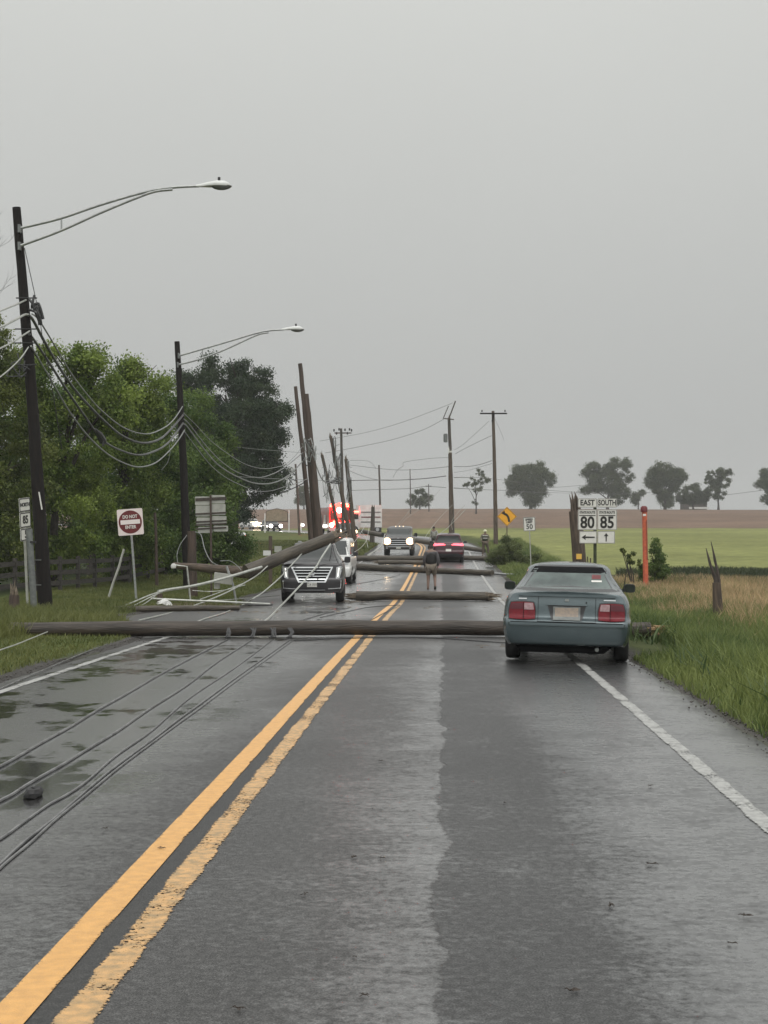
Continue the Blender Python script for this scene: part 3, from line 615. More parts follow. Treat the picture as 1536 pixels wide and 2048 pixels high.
# grass: many thin blades, three objects of stuff
def blades(name, label, pts, h, w, m, seed, lean=.35, tint=None):
    rs = np.random.RandomState(seed); n = len(pts); pts = np.asarray(pts)
    z = ground_z(pts[:, 0], pts[:, 1]) - .01; b = np.stack([pts[:, 0], pts[:, 1], z], 1)
    a = rs.rand(n)*math.pi; sd_ = np.stack([np.cos(a), np.sin(a), np.zeros(n)], 1)
    hh = h*(.45+.8*rs.rand(n)); ww = w*(.6+.8*rs.rand(n))
    ln = rs.normal(size=(n, 2))*lean; mid_ = b + np.stack([ln[:, 0]*hh*.35, ln[:, 1]*hh*.35, hh*.6], 1); tip = b + np.stack([ln[:, 0]*hh, ln[:, 1]*hh, hh], 1)
    V = np.stack([b-sd_*ww[:, None]*.5, b+sd_*ww[:, None]*.5, mid_+sd_*ww[:, None]*.35, mid_-sd_*ww[:, None]*.35, tip+sd_*ww[:, None]*.04, tip-sd_*ww[:, None]*.04], 1).reshape(-1, 3)
    k = np.arange(n)*6; Fc = np.concatenate([np.stack([k, k+1, k+2, k+3], 1), np.stack([k+3, k+2, k+4, k+5], 1)])
    T = np.clip((tint if tint is not None else np_noise(pts[:, 0]*.8, pts[:, 1]*.4, seed)*1.6-.3) + rs.normal(size=n)*.2, 0, 1)
    o = np_mesh(name, V, Fc, m, tint=np.repeat(T, 6)); tag(o, label, 'grass', None, 'stuff'); return o
def scatter(n, s0, s1, f_lo, f_hi, seed, keep=None, pw=1.0):
    rs = np.random.RandomState(seed); s = s0 + (s1-s0)*rs.rand(n)**pw
    lo = f_lo(s); hi = f_hi(s); u = lo+(hi-lo)*rs.rand(n); X = HD*s + u; Y = s - u*HD
    k = np.ones(n, bool) if keep is None else keep(X, Y, u, s); return np.stack([X, Y], 1)[k], u[k], s[k]
M['blade_verge'] = leaf_mat('verge grass blades', (.055, .098, .028), (.23, .27, .085))
M['blade_tan'] = leaf_mat('dry seed grass', (.22, .17, .08), (.58, .42, .25))
M['blade_lawn'] = leaf_mat('lawn blades', (.080, .102, .028), (.175, .185, .060))
M['blade_weed'] = leaf_mat('broad weed leaves', (.045, .08, .03), (.14, .18, .07))
M['blade_dark'] = leaf_mat('dark field edge plants', (.030, .045, .020), (.065, .080, .035))
tanm = lambda X, Y, u, s: (u > 5.1+(np_noise(X*.25, Y*.25, 1)-.5)*3) & (s < 61) & (s > 27)
p, u, s = scatter(120000, 9, 48, lambda s: uright(s)-.10, lambda s: uright(s)+4.2+0*s, 61, lambda X, Y, u, s: (~tanm(X, Y, u, s) | (np.random.RandomState(3).rand(len(X)) < .3)) & ~((u < 4.0) & (s > 21.5) & (s < 26.7)) , 1.1)
hm = .28+.30*np_noise(p[:, 0]*.5, p[:, 1]*.3, 7)
hm = hm*np.clip((u-uright(s)+.15)/.9, .3, 1)
blades('verge_grass', 'long green grass of the right verge beside the parked sedan', p, hm, .016, 'blade_verge', 62)
p, u, s = scatter(1500, 14, 60, lambda s: uright(s)+1.8, lambda s: uright(s)+5.5+0*s, 81)
blades('tall_weeds', 'taller yellowish weeds and seed stalks sticking out of the right verge', p, .58, .014, 'blade_tan', 82, .3)
p, u, s = scatter(9000, 12, 60, lambda s: uright(s)+.2, lambda s: uright(s)+4+0*s, 83, lambda X, Y, u, s: np_noise(X*.9, Y*.5, 33) > .55)
blades('tall_weeds', 'broad leaved green weeds in patches of the right verge', p, .36, .035, 'blade_weed', 84, .6)
p, u, s = scatter(60000, 46, 125, lambda s: uright(s)+.05, lambda s: uright(s)+3.6+0*s, 63)
blades('verge_grass', 'far stretch of green verge grass below the yellow sign', p, .42*np.clip((u-uright(s))/.9, .3, 1), .035, 'blade_verge', 64)
p, u, s = scatter(70000, 27, 62, lambda s: 4.2+0*s, lambda s: 15+0*s, 65, tanm)
blades('dry_grass', 'dry tan seed grass and stubble right of the split stake', p, .42, .02, 'blade_tan', 66, .3)
p, u, s = scatter(15000, 30, 62, lambda s: 5.6+0*s, lambda s: 15+0*s, 75, tanm)
blades('verge_grass', 'green weeds mixed into the dry tan grass', p, .40, .022, 'blade_verge', 76, .4)
p, u, s = scatter(34000, 58, 73, lambda s: 8.5+0*s, lambda s: 22+0*s, 67)
blades('field_edge_plants', 'dark green plants along the near edge of the crop field', p, .34, .05, 'blade_dark', 68, .4)
fence_x = lambda Y: np.interp(Y, [40, 50, 73, 90], [-14, -12.6, -10.2, -9.6])
p, u, s = scatter(120000, 15, 62, lambda s: -14+0*s, lambda s: uleft(s)-.03, 69, lambda X, Y, u, s: (X > fence_x(Y)-.8) & (X/Y > -.30) & ~((s > 39) & (s < 45) & (uleft(s)-u < 2.0) & (np.random.RandomState(5).rand(len(X)) < .8)), 1.2)
hl = np.where((u < -6.6) & (s < 38), .24, .09)*(.6+.8*np_noise(p[:, 0]*.6, p[:, 1]*.6, 9))
hl = np.where((s > 22) & (s < 27) & (u > -7.3), .07, np.where((s > 20) & (s < 30) & (u < -7.3), .34, hl))
blades('lawn_grass', 'mown grass and longer tufts left of the road', p, hl, .016, 'blade_lawn', 70, .5)
p, u, s = scatter(45000, 62, 125, lambda s: -16+0*s, lambda s: uleft(s)-.05, 71)
blades('lawn_grass', 'far lawn behind the grey car', p, .12, .05, 'blade_lawn', 72, .5)
# ---------------------------------------------------------------- vehicles
def catmull(A, k, axis):
    A = np.moveaxis(np.asarray(A, float), axis, 0); n = len(A); out = []
    for i in range(n-1):
        p0 = A[max(i-1, 0)]; p1 = A[i]; p2 = A[i+1]; p3 = A[min(i+2, n-1)]
        for j in range(k):
            t = j/k; out.append(.5*((2*p1)+(-p0+p2)*t+(2*p0-5*p1+4*p2-p3)*t*t+(-p0+3*p1-3*p2+p3)*t**3)*1.0 if True else p1)
    out.append(A[-1]); return np.moveaxis(np.array(out), 0, axis)
def profile(w, zb, zt, zd, zr, t, tumble=.78, crease=None, side=None):
    """right half section: bottom, flank, shoulder, deck or roof. t = 0 deck, 1 full greenhouse"""
    h = zt-zb; c = crease or .5
    pts = [(0, zb+.03), (.80*w, zb+.01), (.93*w, zb+.05), (.985*w, zb+.28*h), (w, zb+c*h), (.992*w, zb+(c+.09)*h), (.975*w, zb+.82*h), (.93*w, zt-.02)]
    dk = [(.86*w, max(zd, zt)+.0), (.70*w, zd+.015), (.48*w, zd+.03), (.24*w, zd+.035), (0, zd+.04)]
    rf = [(.875*w, zt+.06), ((tumble+.06)*w, zt+.6*(zr-zt)), (tumble*w, zr-.055), (tumble*.62*w, zr-.005), (0, zr+.01)]
    return pts + [(a[0]*(1-t)+b[0]*t, a[1]*(1-t)+b[1]*t) for a, b in zip(dk, rf)]
def loft_body(stations, endoff, m, root, arches=(), ra=.36, name='body', ky=4, kv=4, end2=.2):
    """stations: list of (y, profile pts). endoff: y offsets by profile index for the near end face"""
    ctrl = []
    y0, p0 = stations[0]
    ctrl.append([(0, y0+endoff[j], z) for j, (x, z) in enumerate(p0)])
    ctrl.append([(x*.86, y0+endoff[j]+.012, z) for j, (x, z) in enumerate(p0)])
    ctrl.append([(x*.975, y0+endoff[j]+.07, z) for j, (x, z) in enumerate(p0)])
    for i, (y, p) in enumerate(stations[1:]):
        ctrl.append([(x, y+max(0, endoff[j])*max(0, 1-i), z) for j, (x, z) in enumerate(p)])
    y1, p1 = stations[-1]
    ctrl.append([(x*.86, y1+.10, z) for (x, z) in p1]); ctrl.append([(0, y1+.12, z) for (x, z) in p1])
    A = catmull(catmull(ctrl, ky, 0), kv, 1); n, k, _ = A.shape
    A[..., 0] = np.maximum(A[..., 0], 0); A[:, 0, 0] = 0; A[:, -1, 0] = 0
    for (yw, zw) in arches:
        d = np.hypot(A[..., 1]-yw, A[..., 2]-zw); sel = (A[..., 0] > .55) & (np.abs(d-ra) < .07)
        for i, j in zip(*np.where(sel)):
            q = ra/d[i, j]; A[i, j, 1] = yw+(A[i, j, 1]-yw)*q; A[i, j, 2] = zw+(A[i, j, 2]-zw)*q
    V = []; Fs = []
    for sgn in (1, -1):
        b = len(V); V += [(sgn*p[0], p[1], p[2]) for p in A.reshape(-1, 3)]
        for i in range(n-1):
            for j in range(k-1):
                q = [b+i*k+j, b+i*k+j+1, b+(i+1)*k+j+1, b+(i+1)*k+j]; c = np.mean([A[i, j], A[i, j+1], A[i+1, j+1], A[i+1, j]], 0)
                if c[0] > .5 and any(math.hypot(c[1]-yw, c[2]-zw) < ra-.005 for yw, zw in arches): continue
                Fs.append(q if sgn > 0 else q[::-1])
    me = bpy.data.meshes.new(name); me.from_pydata(V, [], Fs); bm = bmesh.new(); bm.from_mesh(me)
    bmesh.ops.remove_doubles(bm, verts=bm.verts, dist=.0004); bmesh.ops.recalc_face_normals(bm, faces=bm.faces)
    # outward check
    s = sum((f.calc_center_median()-Vector((0, (y0+y1)/2, .8))).dot(f.normal)*f.calc_area() for f in bm.faces)
    if s < 0: bmesh.ops.reverse_faces(bm, faces=bm.faces)
    bm.to_mesh(me); bvh = BVHTree.FromBMesh(bm); bm.free()
    me.polygons.foreach_set('use_smooth', [True]*len(me.polygons))
    try: me.set_sharp_from_angle(angle=math.radians(38))
    except Exception: pass
    me.materials.append(M[m]); o = bpy.data.objects.new(name, me); C.objects.link(o); o.parent = root
    L = y1-y0
    MB().box((0, (y0+y1)/2, p0[0][1]+.26), (1.15, L-.5, .46)).build('underbody', 'under', root, local=True)
    return o, bvh
def patch(bvh, name, m, parent, q, frm='near', off=.006, rnd=0.0, n=(9, 6), depth=.03, smooth=True, yfar=8):
    """a panel, lens or pane laid on the body: q = 4 corners (x,z) for near/far, (y,z) for left/right sides"""
    V = []; k = (n[0]+1)*(n[1]+1)
    for j in range(n[1]+1):
        for i in range(n[0]+1):
            a = 2*i/n[0]-1; b = 2*j/n[1]-1
            if rnd: a, b = a*math.sqrt(max(0, 1-rnd*b*b/2)), b*math.sqrt(max(0, 1-rnd*a*a/2))
            s = (a+1)/2; t = (b+1)/2
            x = (q[0][0]*(1-s)+q[1][0]*s)*(1-t)+(q[3][0]*(1-s)+q[2][0]*s)*t; z = (q[0][1]*(1-s)+q[1][1]*s)*(1-t)+(q[3][1]*(1-s)+q[2][1]*s)*t
            if frm == 'near': o, d = Vector((x, -3, z)), Vector((0, 1, 0))
            elif frm == 'left': o, d = Vector((-4, x, z)), Vector((1, 0, 0))
            else: o, d = Vector((4, x, z)), Vector((-1, 0, 0))
            h = bvh.ray_cast(o, d, 9)
            V.append((h[0], d) if h[0] else (None, d))
    ok = [v[0] for v in V if v[0]]
    if not ok: return None
    pts = []
    for i, (p, d) in enumerate(V):
        if p is None: p = ok[0]
        pts.append(tuple(p - d*off))
    back = [tuple(Vector(p)+V[i][1]*depth) for i, p in enumerate(pts)]
    mb = MB(); mb.v = pts + back; w = n[0]+1
    for j in range(n[1]):
        for i in range(n[0]): mb.face([j*w+i, j*w+i+1, (j+1)*w+i+1, (j+1)*w+i])
    ring = [i for i in range(w)] + [j*w+n[0] for j in range(1, n[1]+1)] + [n[1]*w+i for i in range(n[0]-1, -1, -1)] + [j*w for j in range(n[1]-1, 0, -1)]
    for a, b in zip(ring, ring[1:]+ring[:1]): mb.face([a, b, b+k, a+k])
    return mb.build(name, m, parent, local=True, smooth=smooth)
def rect(x0, z0, x1, z1): return [(x0, z0), (x1, z0), (x1, z1), (x0, z1)]
def mir(q): return [(-q[1][0], q[1][1]), (-q[0][0], q[0][1]), (-q[3][0], q[3][1]), (-q[2][0], q[2][1])]
def wheels(root, xs, ys, r, w, rimm='silver'):
    for y in ys:
        for sx in (-1, 1):
            mb = MB(); pr = [(r*.60, -w/2), (r*.86, -w/2), (r*.96, -w*.42), (r, -w*.28), (r, w*.28), (r*.96, w*.42), (r*.86, w/2), (r*.60, w/2)]
            mb.lathe(pr, (sx*xs, y, r), 'x', 28); t = mb.build('wheel', 'black', root, local=True, smooth=True)
            mb = MB(); c = (sx*xs, y, r); mb.lathe([(.02, sx*w*.36), (r*.12, sx*w*.38), (r*.14, sx*w*.30)], c, 'x', 16)
            mb.lathe([(r*.62, sx*w*.45), (r*.54, sx*w*.42), (r*.54, -sx*w*.3)], c, 'x', 24)
            for k in range(5):
                a = 2*math.pi*k/5; mb.bar(Vector(c)+Vector((sx*w*.36, 0, 0)), Vector(c)+Vector((sx*w*.40, math.cos(a)*r*.57, math.sin(a)*r*.57)), .05, .07)
            mb.build('rim', rimm, t, local=True)
def mirror(root, side, x, y, z, w=.21, h=.13, m='blackpl', glass=True, facing=1):
    mb = MB(); s = side; c = Vector((s*(x+w/2+.04), y, z))
    pr = []
    for k in range(16):
        a = 2*math.pi*k/16; e = .55; ca, sa = math.cos(a), math.sin(a)
        pr.append((c.x+w/2*math.copysign(abs(ca)**e, ca), c.z+h/2*math.copysign(abs(sa)**e, sa)))
    mb.prism(pr, y-.04, y+.05); b = len(mb.v); mb.bar((s*(x-.03), y+.02, z-h*.35), (c.x-s*w*.3, y+.02, z-h*.2), .05, .05)
    o = mb.build('mirror', m, root, local=True)
    if glass:
        g = MB(); yy = y-.044*facing if facing > 0 else y+.054
        g.prism([(c.x+(p[0]-c.x)*.86, c.z+(p[1]-c.z)*.8) for p in pr], yy-.002, yy+.002); g.build('mirror_glass', 'glass', o, local=True)
    return o
def vehicle(name, label, cat, px, Y, yaw_extra=0.0, roll=0.0, world_yaw=None, at=None):
    p = at or on(px, Y, 0)
    z = gz(p[1])
    yaw = -math.atan(HD) if world_yaw is None else world_yaw
    pitch = math.atan((gz(p[1]+3)-gz(p[1]))/3) if world_yaw is None or abs(world_yaw) < .3 else 0
    return thing(name, label, cat, (p[0], p[1], z), None, (pitch, roll, yaw+yaw_extra))

# -- teal sedan seen from behind
def sedan():
    t = vehicle('parked_sedan', 'teal four door sedan parked half on the right shoulder, seen from behind', 'car', 1131, 20.2, -math.radians(5.6), math.radians(1.2))
    w = .885
    ys = [0, .22, .50, .68, 1.0, 1.36, 1.55, 2.2, 2.75, 3.15, 3.5, 4.2, 4.6]
    tt = [0, 0, 0, .06, .52, .955, 1, 1, .97, .42, 0, 0, 0]; zd = [.965, .975, .985, .99, .99, .99, .99, .97, .96, .95, .93, .84, .70]
    zt = [.93, .94, .945, .945, .945, .94, .94, .93, .92, .91, .89, .80, .66]; wd = [.97, .99, 1, 1, 1, 1, 1, 1, 1, 1, .99, .97, .92]
    st = [(y, profile(w*wd[i], .23 if i else .25, zt[i], zd[i], 1.375, tt[i], .645, .50)) for i, y in enumerate(ys)]
    eo = [.16, .10, .035, .0, .0, .075, .10, .125, .13, .125, .12, .12, .12]
    body, bv = loft_body(st, eo, 'teal', t, arches=((1.0, .30), (3.72, .30)), ra=.345)
    # rear window with black frit, dark top band and reflections painted into its colour
    patch(bv, 'window_trim', 'blackpl', t, [(-.735, 1.0), (.735, 1.0), (.50, 1.352), (-.50, 1.352)], off=.004, rnd=.0, n=(16, 10), depth=.02)
    g = patch(bv, 'rear_window', 'glass_rear', t, [(-.70, 1.02), (.70, 1.02), (.485, 1.325), (-.485, 1.325)], off=.008, n=(16, 10), depth=.01)
    patch(bv, 'dark_top_band', 'under', g, [(-.545, 1.245), (.545, 1.245), (.485, 1.33), (-.485, 1.33)], off=.011, n=(12, 3), depth=.005)  # dark strip along the top of the pane
    patch(bv, 'trunk_badge', 'silver', t, rect(.50, .885, .66, .90), off=.012, depth=.006, n=(3, 1)); patch(bv, 'trunk_badge', 'silver', t, rect(-.66, .885, -.55, .90), off=.012, depth=.006, n=(3, 1))
    patch(bv, 'trunk_lock', 'under', t, rect(.255, .845, .275, .865), off=.010, depth=.006, n=(2, 2), rnd=.8)
    patch(bv, 'brake_lamp', 'blackpl', t, rect(-.10, 1.035, .10, 1.062), off=.014, depth=.01, n=(4, 2))
    s = patch(bv, 'window_sticker', 'signred', g, rect(.335, 1.165, .46, 1.225), off=.012, depth=.004, n=(3, 3))
    patch(bv, 'sticker_strip', 'signwhite', g, rect(.33, 1.125, .475, 1.148), off=.012, depth=.004, n=(3, 1))
    for sx in (-1, 1):
        f = (lambda q: q) if sx > 0 else mir
        patch(bv, 'lamp_bezel', 'blackpl', t, f([(.405, .600), (.815, .600), (.79, .862), (.430, .862)]), off=.006, rnd=.35, n=(14, 10))
        L = patch(bv, 'tail_light', 'tail', t, f([(.42, .612), (.80, .612), (.775, .848), (.443, .848)]), off=.014, rnd=.35, n=(14, 10))
        patch(bv, 'lower_lens', 'tail', L, f([(.432, .622), (.582, .622), (.582, .728), (.432, .728)]), off=.017, depth=.005, n=(5, 4))
        patch(bv, 'turn_lens', 'tail_clear', L, f([(.447, .742), (.583, .742), (.583, .835), (.462, .835)]), off=.018, rnd=.1, depth=.005, n=(5, 4))
        patch(bv, 'upper_lens', 'tail_dark', L, f([(.598, .748), (.785, .745), (.755, .828), (.598, .835)]), off=.017, rnd=.25, depth=.004, n=(6, 4))
        patch(bv, 'lens_divider', 'under', L, f(rect(.587, .618, .594, .842)), off=.019, depth=.005, n=(1, 4))
    r = patch(bv, 'plate_recess', 'blackpl', t, [(-.205, .60), (.205, .60), (.262, .812), (-.262, .812)], off=.003, n=(6, 4))
    patch(bv, 'recess_lip', 'teal', t, rect(-.275, .812, .275, .838), off=.022, depth=.03, n=(8, 1))
    fr = patch(bv, 'plate_frame', 'galv_dark', t, rect(-.185, .612, .185, .792), off=.012, n=(4, 3))
    patch(bv, 'license_plate', mat('faded blank plate', (.34, .27, .21), (.26, .22, .19), scale=30, rough=.5), t, rect(-.158, .632, .158, .778), off=.017, depth=.01, n=(4, 3))
    patch(bv, 'trunk_seam', 'under', t, rect(-.40, .585, .40, .591), off=.004, n=(8, 1), depth=.01)
    patch(bv, 'bumper_strip', 'teal', t, rect(-.86, .535, .86, .572), off=.022, n=(20, 2), depth=.03)
    patch(bv, 'bumper_seam', 'under', t, rect(-.84, .574, .84, .582), off=.006, n=(20, 1), depth=.02)
    patch(bv, 'trunk_lip', 'teal', t, rect(-.66, .93, .66, .956), off=.028, n=(14, 2), depth=.04)
    for sx in (-1, 1): patch(bv, 'trunk_seam', 'under', t, rect(sx*.392-.003, .60, sx*.392+.003, .925), off=.004, n=(1, 6), depth=.01)
    patch(bv, 'emblem', 'galv_dark', t, rect(-.028, .865, .028, .900), off=.014, rnd=.3, n=(4, 3), depth=.01)
    mb = MB(); mb.prism([(-.62, .15), (.52, .15), (.62, .24), (-.70, .24)], .25, .5); mb.build('rear_valance', 'under', t, local=True)
    MB().tube([(.42, .10, .215), (.42, .9, .23)], .028, 10).tube([(.40, .35, .21), (.30, .7, .20)], .09, 10).build('exhaust_pipe', 'galv_dark', t, local=True)
    for sx in (-1, 1):
        fr_ = 'right' if sx > 0 else 'left'
        patch(bv, 'side_window', 'glass', t, [(1.32, 1.0), (2.05, .995), (2.05, 1.30), (1.62, 1.30)], frm=fr_, off=.006, n=(8, 6))
        patch(bv, 'side_window', 'glass', t, [(2.10, .995), (3.0, .985), (2.72, 1.29), (2.10, 1.30)], frm=fr_, off=.006, n=(8, 6))
        patch(bv, 'body_moulding', 'blackpl', t, rect(1.45, .55, 3.3, .59), frm=fr_, off=.012, n=(14, 1))
        mirror(t, sx, .80, 2.86, .995, .17, .135, 'blackpl')
    patch(bv, 'windshield', 'glass', t, rect(-.01, 2, .01, 2.1), n=(1, 1))
    MB().tube([(.80, 1.9, .95), (.86, 1.82, 1.40)], .0065, 5).build('antenna', 'blackpl', t, local=True)
    wheels(t, .765, (1.0, 3.72), .31, .205)
    return t
sedan()

def boxy(name, label, cat, px, Y, L, w, zb, zt, zr, hood, m, arches, ra, seen='front', yawx=0.0, tumble=.80, zh=None, **kw):
    t = vehicle(name, label, cat, px, Y, yawx, **kw)
    zh = zh or zt+.04
    if seen == 'front':
        ys = [0, .25, hood*.6, hood, hood+.38, hood+.78, hood+1.1, L*.6, L*.85, L-.22, L-.08]
        tt = [0, 0, 0, .03, .52, .96, 1, 1, 1, .96, .7]; zd = [zh-.10, zh-.03, zh+.0, zh+.05, zh+.05] + [zh+.05]*6
    else:
        ys = [0, .16, .34, .55, 1.0, L*.4, L*.55, L-hood-.75, L-hood-.35, L-hood, L-.35, L-.06]
        tt = [0, .42, .90, 1, 1, 1, 1, .97, .5, .04, 0, 0]; zd = [zh]*10+[zh-.03, zh-.1]
    n = len(ys); wd = [.965, .99]+[1]*(n-4)+[.98, .95]
    st = [(y, profile(w*wd[i], zb, zt-(.04 if i == 0 else 0), zd[i], zr, tt[i], tumble, .45)) for i, y in enumerate(ys)]
    eo = [.20, .12, .04, .0, .0, .03, .05, .08, .12, .14, .14, .14, .14]
    body, bv = loft_body(st, eo, m, t, arches=arches, ra=ra)
    return t, bv

# -- dark luxury SUV facing the camera, under the leaning pole
def front_suv():
    t, bv = boxy('damaged_suv', 'dark grey large SUV with a chrome slatted grille, trapped under a leaning broken pole', 'car', 624, 46.2, 5.1, 1.01, .30, 1.27, 1.90, 1.28, 'suvgrey', ((1.0, .40), (3.95, .40)), .44, 'front', 0.055, .63, 1.24)
    # grille: chrome frame, black field, chrome slats
    gp = thing('grille', None, None); gp.parent = t
    G_ = [(-.43, .64), (.43, .64), (.66, 1.13), (-.66, 1.13)]
    g0 = patch(bv, 'grille', 'chrome', t, G_, off=.03, n=(14, 8), depth=.05)
    bpy.data.objects.remove(gp)
    patch(bv, 'grille_field', 'under', g0, [(-.385, .68), (.385, .68), (.595, 1.09), (-.595, 1.09)], off=.034, n=(12, 8), depth=.01)
    for k in range(4):
        z0 = .73+k*.092; xw = .39+.21*(z0-.68)/.41
        patch(bv, 'grille_slat', 'chrome', g0, rect(-xw, z0, xw, z0+.026), off=.048, n=(10, 1), depth=.02)
    e = patch(bv, 'emblem', 'chrome', g0, [(-.05, .86), (.05, .86), (.105, .955), (-.105, .955)], off=.07, rnd=.2, n=(6, 4), depth=.02)
    patch(bv, 'emblem_field', 'silver', e, [(-.03, .875), (.03, .875), (.07, .94), (-.07, .94)], off=.074, rnd=.2, n=(4, 3), depth=.01)
    for sx in (-1, 1):
        f = (lambda q: q) if sx > 0 else mir
        h = patch(bv, 'headlight', 'silver', t, f([(.74, .76), (.86, .78), (.965, 1.16), (.76, 1.12)]), off=.012, rnd=.1, n=(6, 10))
        patch(bv, 'headlight_lens', 'insul', h, f([(.765, .80), (.83, .81), (.90, 1.11), (.785, 1.09)]), off=.017, n=(3, 8), depth=.01)
        patch(bv, 'headlight_strip', 'lamp_dim', h, f([(.795, .82), (.815, .82), (.85, 1.09), (.825, 1.09)]), off=.022, n=(2, 8), depth=.01)
        patch(bv, 'fog_trim', 'chrome', t, f([(.88, .46), (.905, .46), (.92, .70), (.895, .70)]), off=.014, n=(1, 4))
        patch(bv, 'fog_trim', 'chrome', t, f([(.50, .425), (.905, .455), (.905, .48), (.50, .45)]), off=.014, n=(6, 1))
        patch(bv, 'side_window', 'glass', t, [(1.75, 1.31), (2.65, 1.31), (2.65, 1.72), (2.15, 1.72)], frm='right' if sx > 0 else 'left', off=.008, n=(8, 6))
        patch(bv, 'side_window', 'glass', t, [(2.75, 1.31), (3.65, 1.31), (3.65, 1.72), (2.75, 1.72)], frm='right' if sx > 0 else 'left', off=.008, n=(8, 6))
        mirror(t, sx, .95, 1.75, 1.33, .20, .20, 'suvgrey', True, -1)
        MB().tube([(sx*.52, 2.2, 1.92), (sx*.52, 4.6, 1.92)], .018, 6).build('roof_rail', 'silver', t, local=True)
    patch(bv, 'bumper_grille', 'under', t, [(-.36, .36), (.36, .36), (.46, .44), (-.46, .44)], off=.006, n=(10, 3))
    patch(bv, 'bumper_strip', 'silver', t, [(-.40, .395), (.40, .395), (.42, .412), (-.42, .412)], off=.016, n=(10, 1))
    patch(bv, 'license_plate', 'signwhite', t, rect(-.155, .50, .155, .645), off=.02, n=(4, 3))
    text_plate(t, '724 1RX', .11, (0, -.075, .575))
    patch(bv, 'window_trim', 'blackpl', t, [(-.83, 1.29), (.83, 1.29), (.57, 1.82), (-.57, 1.82)], off=.004, n=(14, 8))
    patch(bv, 'windshield', 'glass', t, [(-.80, 1.315), (.80, 1.315), (.545, 1.795), (-.545, 1.795)], off=.009, n=(14, 8))
    patch(bv, 'hood_crease', 'suvgrey', t, rect(-.30, 1.16, -.29, 1.24), off=.008, n=(1, 4))
    wheels(t, .86, (1.0, 3.95), .40, .27, 'chrome')
def text_plate(t, s, size, loc):
    text_mesh(s, size, 'signblack', t, loc, name='plate_lettering', sx=.8, ext=.001)
M['lamp_dim'] = mat('running light', (1, 1, 1), emit=(1, .97, .92), estr=1.6)
front_suv()

def white_suv():
    t, bv = boxy('stopped_suv', 'white SUV stopped directly behind the dark SUV, its far side hidden', 'car', 655, 61.5, 4.9, .98, .28, 1.15, 1.90, 1.05, 'carwhite', ((.95, .37), (3.75, .37)), .41, 'front', 0.0, .80, 1.12)
    patch(bv, 'window_trim', 'blackpl', t, [(-.84, 1.20), (.84, 1.20), (.70, 1.84), (-.70, 1.84)], off=.004, n=(14, 8))
    patch(bv, 'windshield', 'glass', t, [(-.80, 1.23), (.80, 1.23), (.67, 1.80), (-.67, 1.80)], off=.009, n=(14, 8))
    patch(bv, 'grille', 'blackpl', t, rect(-.5, .72, .5, 1.0), off=.01, n=(8, 4))
    for sx in (-1, 1):
        f = (lambda q: q) if sx > 0 else mir
        patch(bv, 'headlight', 'silver', t, f([(.58, .78), (.88, .82), (.88, 1.0), (.58, .96)]), off=.012, rnd=.2)
        fr_ = 'right' if sx > 0 else 'left'
        patch(bv, 'side_window', 'glass', t, [(1.55, 1.20), (2.45, 1.20), (2.45, 1.70), (1.95, 1.70)], frm=fr_, off=.008)
        patch(bv, 'side_window', 'glass', t, [(2.55, 1.20), (3.5, 1.20), (3.5, 1.70), (2.55, 1.70)], frm=fr_, off=.008)
        patch(bv, 'side_window', 'glass', t, [(3.6, 1.22), (4.45, 1.22), (4.3, 1.70), (3.6, 1.70)], frm=fr_, off=.008)
        mirror(t, sx, .93, 1.6, 1.22, .20, .17, 'blackpl', True, -1)
    patch(bv, 'license_plate', 'signwhite', t, rect(-.15, .48, .15, .62), off=.02, n=(3, 2))
    wheels(t, .84, (.95, 3.75), .37, .25)
white_suv()

def pickup():
    t, bv = boxy('pickup_truck', 'dark pickup truck facing the camera with both headlights on', 'truck', 797, 97, 5.6, 1.0, .42, 1.22, 1.88, 1.35, 'pickup', ((1.05, .42), (4.4, .42)), .46, 'front', 0.0, .78, 1.26)
    g0 = patch(bv, 'grille', 'silver', t, rect(-.56, .76, .56, 1.20), off=.02, n=(8, 6), depth=.04)
    for k in range(3): patch(bv, 'grille_gap', 'under', g0, rect(-.53, .79+k*.14, .53, .79+k*.14+.085), off=.026, n=(6, 1), depth=.01)
    patch(bv, 'bumper', 'silver', t, rect(-.95, .60, .95, .68), off=.03, n=(12, 2)); patch(bv, 'license_plate', 'signwhite', t, rect(-.15, .50, .15, .60), off=.034, n=(2, 2))
    for sx in (-1, 1):
        f = (lambda q: q) if sx > 0 else mir
        h_ = patch(bv, 'headlight', 'lamp_glow', t, f(rect(.50, .76, 1.0, 1.22)), off=.04, rnd=.9, n=(8, 8)); patch(bv, 'headlight_lens', 'lamp_on', h_, f(rect(.58, .84, .92, 1.15)), off=.06, rnd=.95, n=(8, 8))  # outer disc imitates the glow round the lamp; the inner one is the lamp
        patch(bv, 'fog_lamp', 'silver', t, f(rect(.70, .50, .84, .58)), off=.02, rnd=.6)
        patch(bv, 'side_window', 'glass', t, [(1.9, 1.28), (3.2, 1.28), (3.1, 1.74), (2.2, 1.74)], frm='right' if sx > 0 else 'left', off=.008)
        mirror(t, sx, .95, 1.95, 1.36, .22, .26, 'blackpl', True, -1)
        MB().lathe([(.03, 0), (.03, .05), (.0, .06)], (sx*.25, 2.4, 1.885), 'z', 8).build('roof_marker', 'lamp_dimor', t, local=True)
    MB().lathe([(.03, 0), (.03, .05), (.0, .06)], (0, 2.4, 1.89), 'z', 8).build('roof_marker', 'lamp_dimor', t, local=True)
    patch(bv, 'windshield', 'glass', t, [(-.80, 1.32), (.80, 1.32), (.66, 1.79), (-.66, 1.79)], off=.009, n=(14, 8))
    wheels(t, .84, (1.05, 4.4), .41, .27)
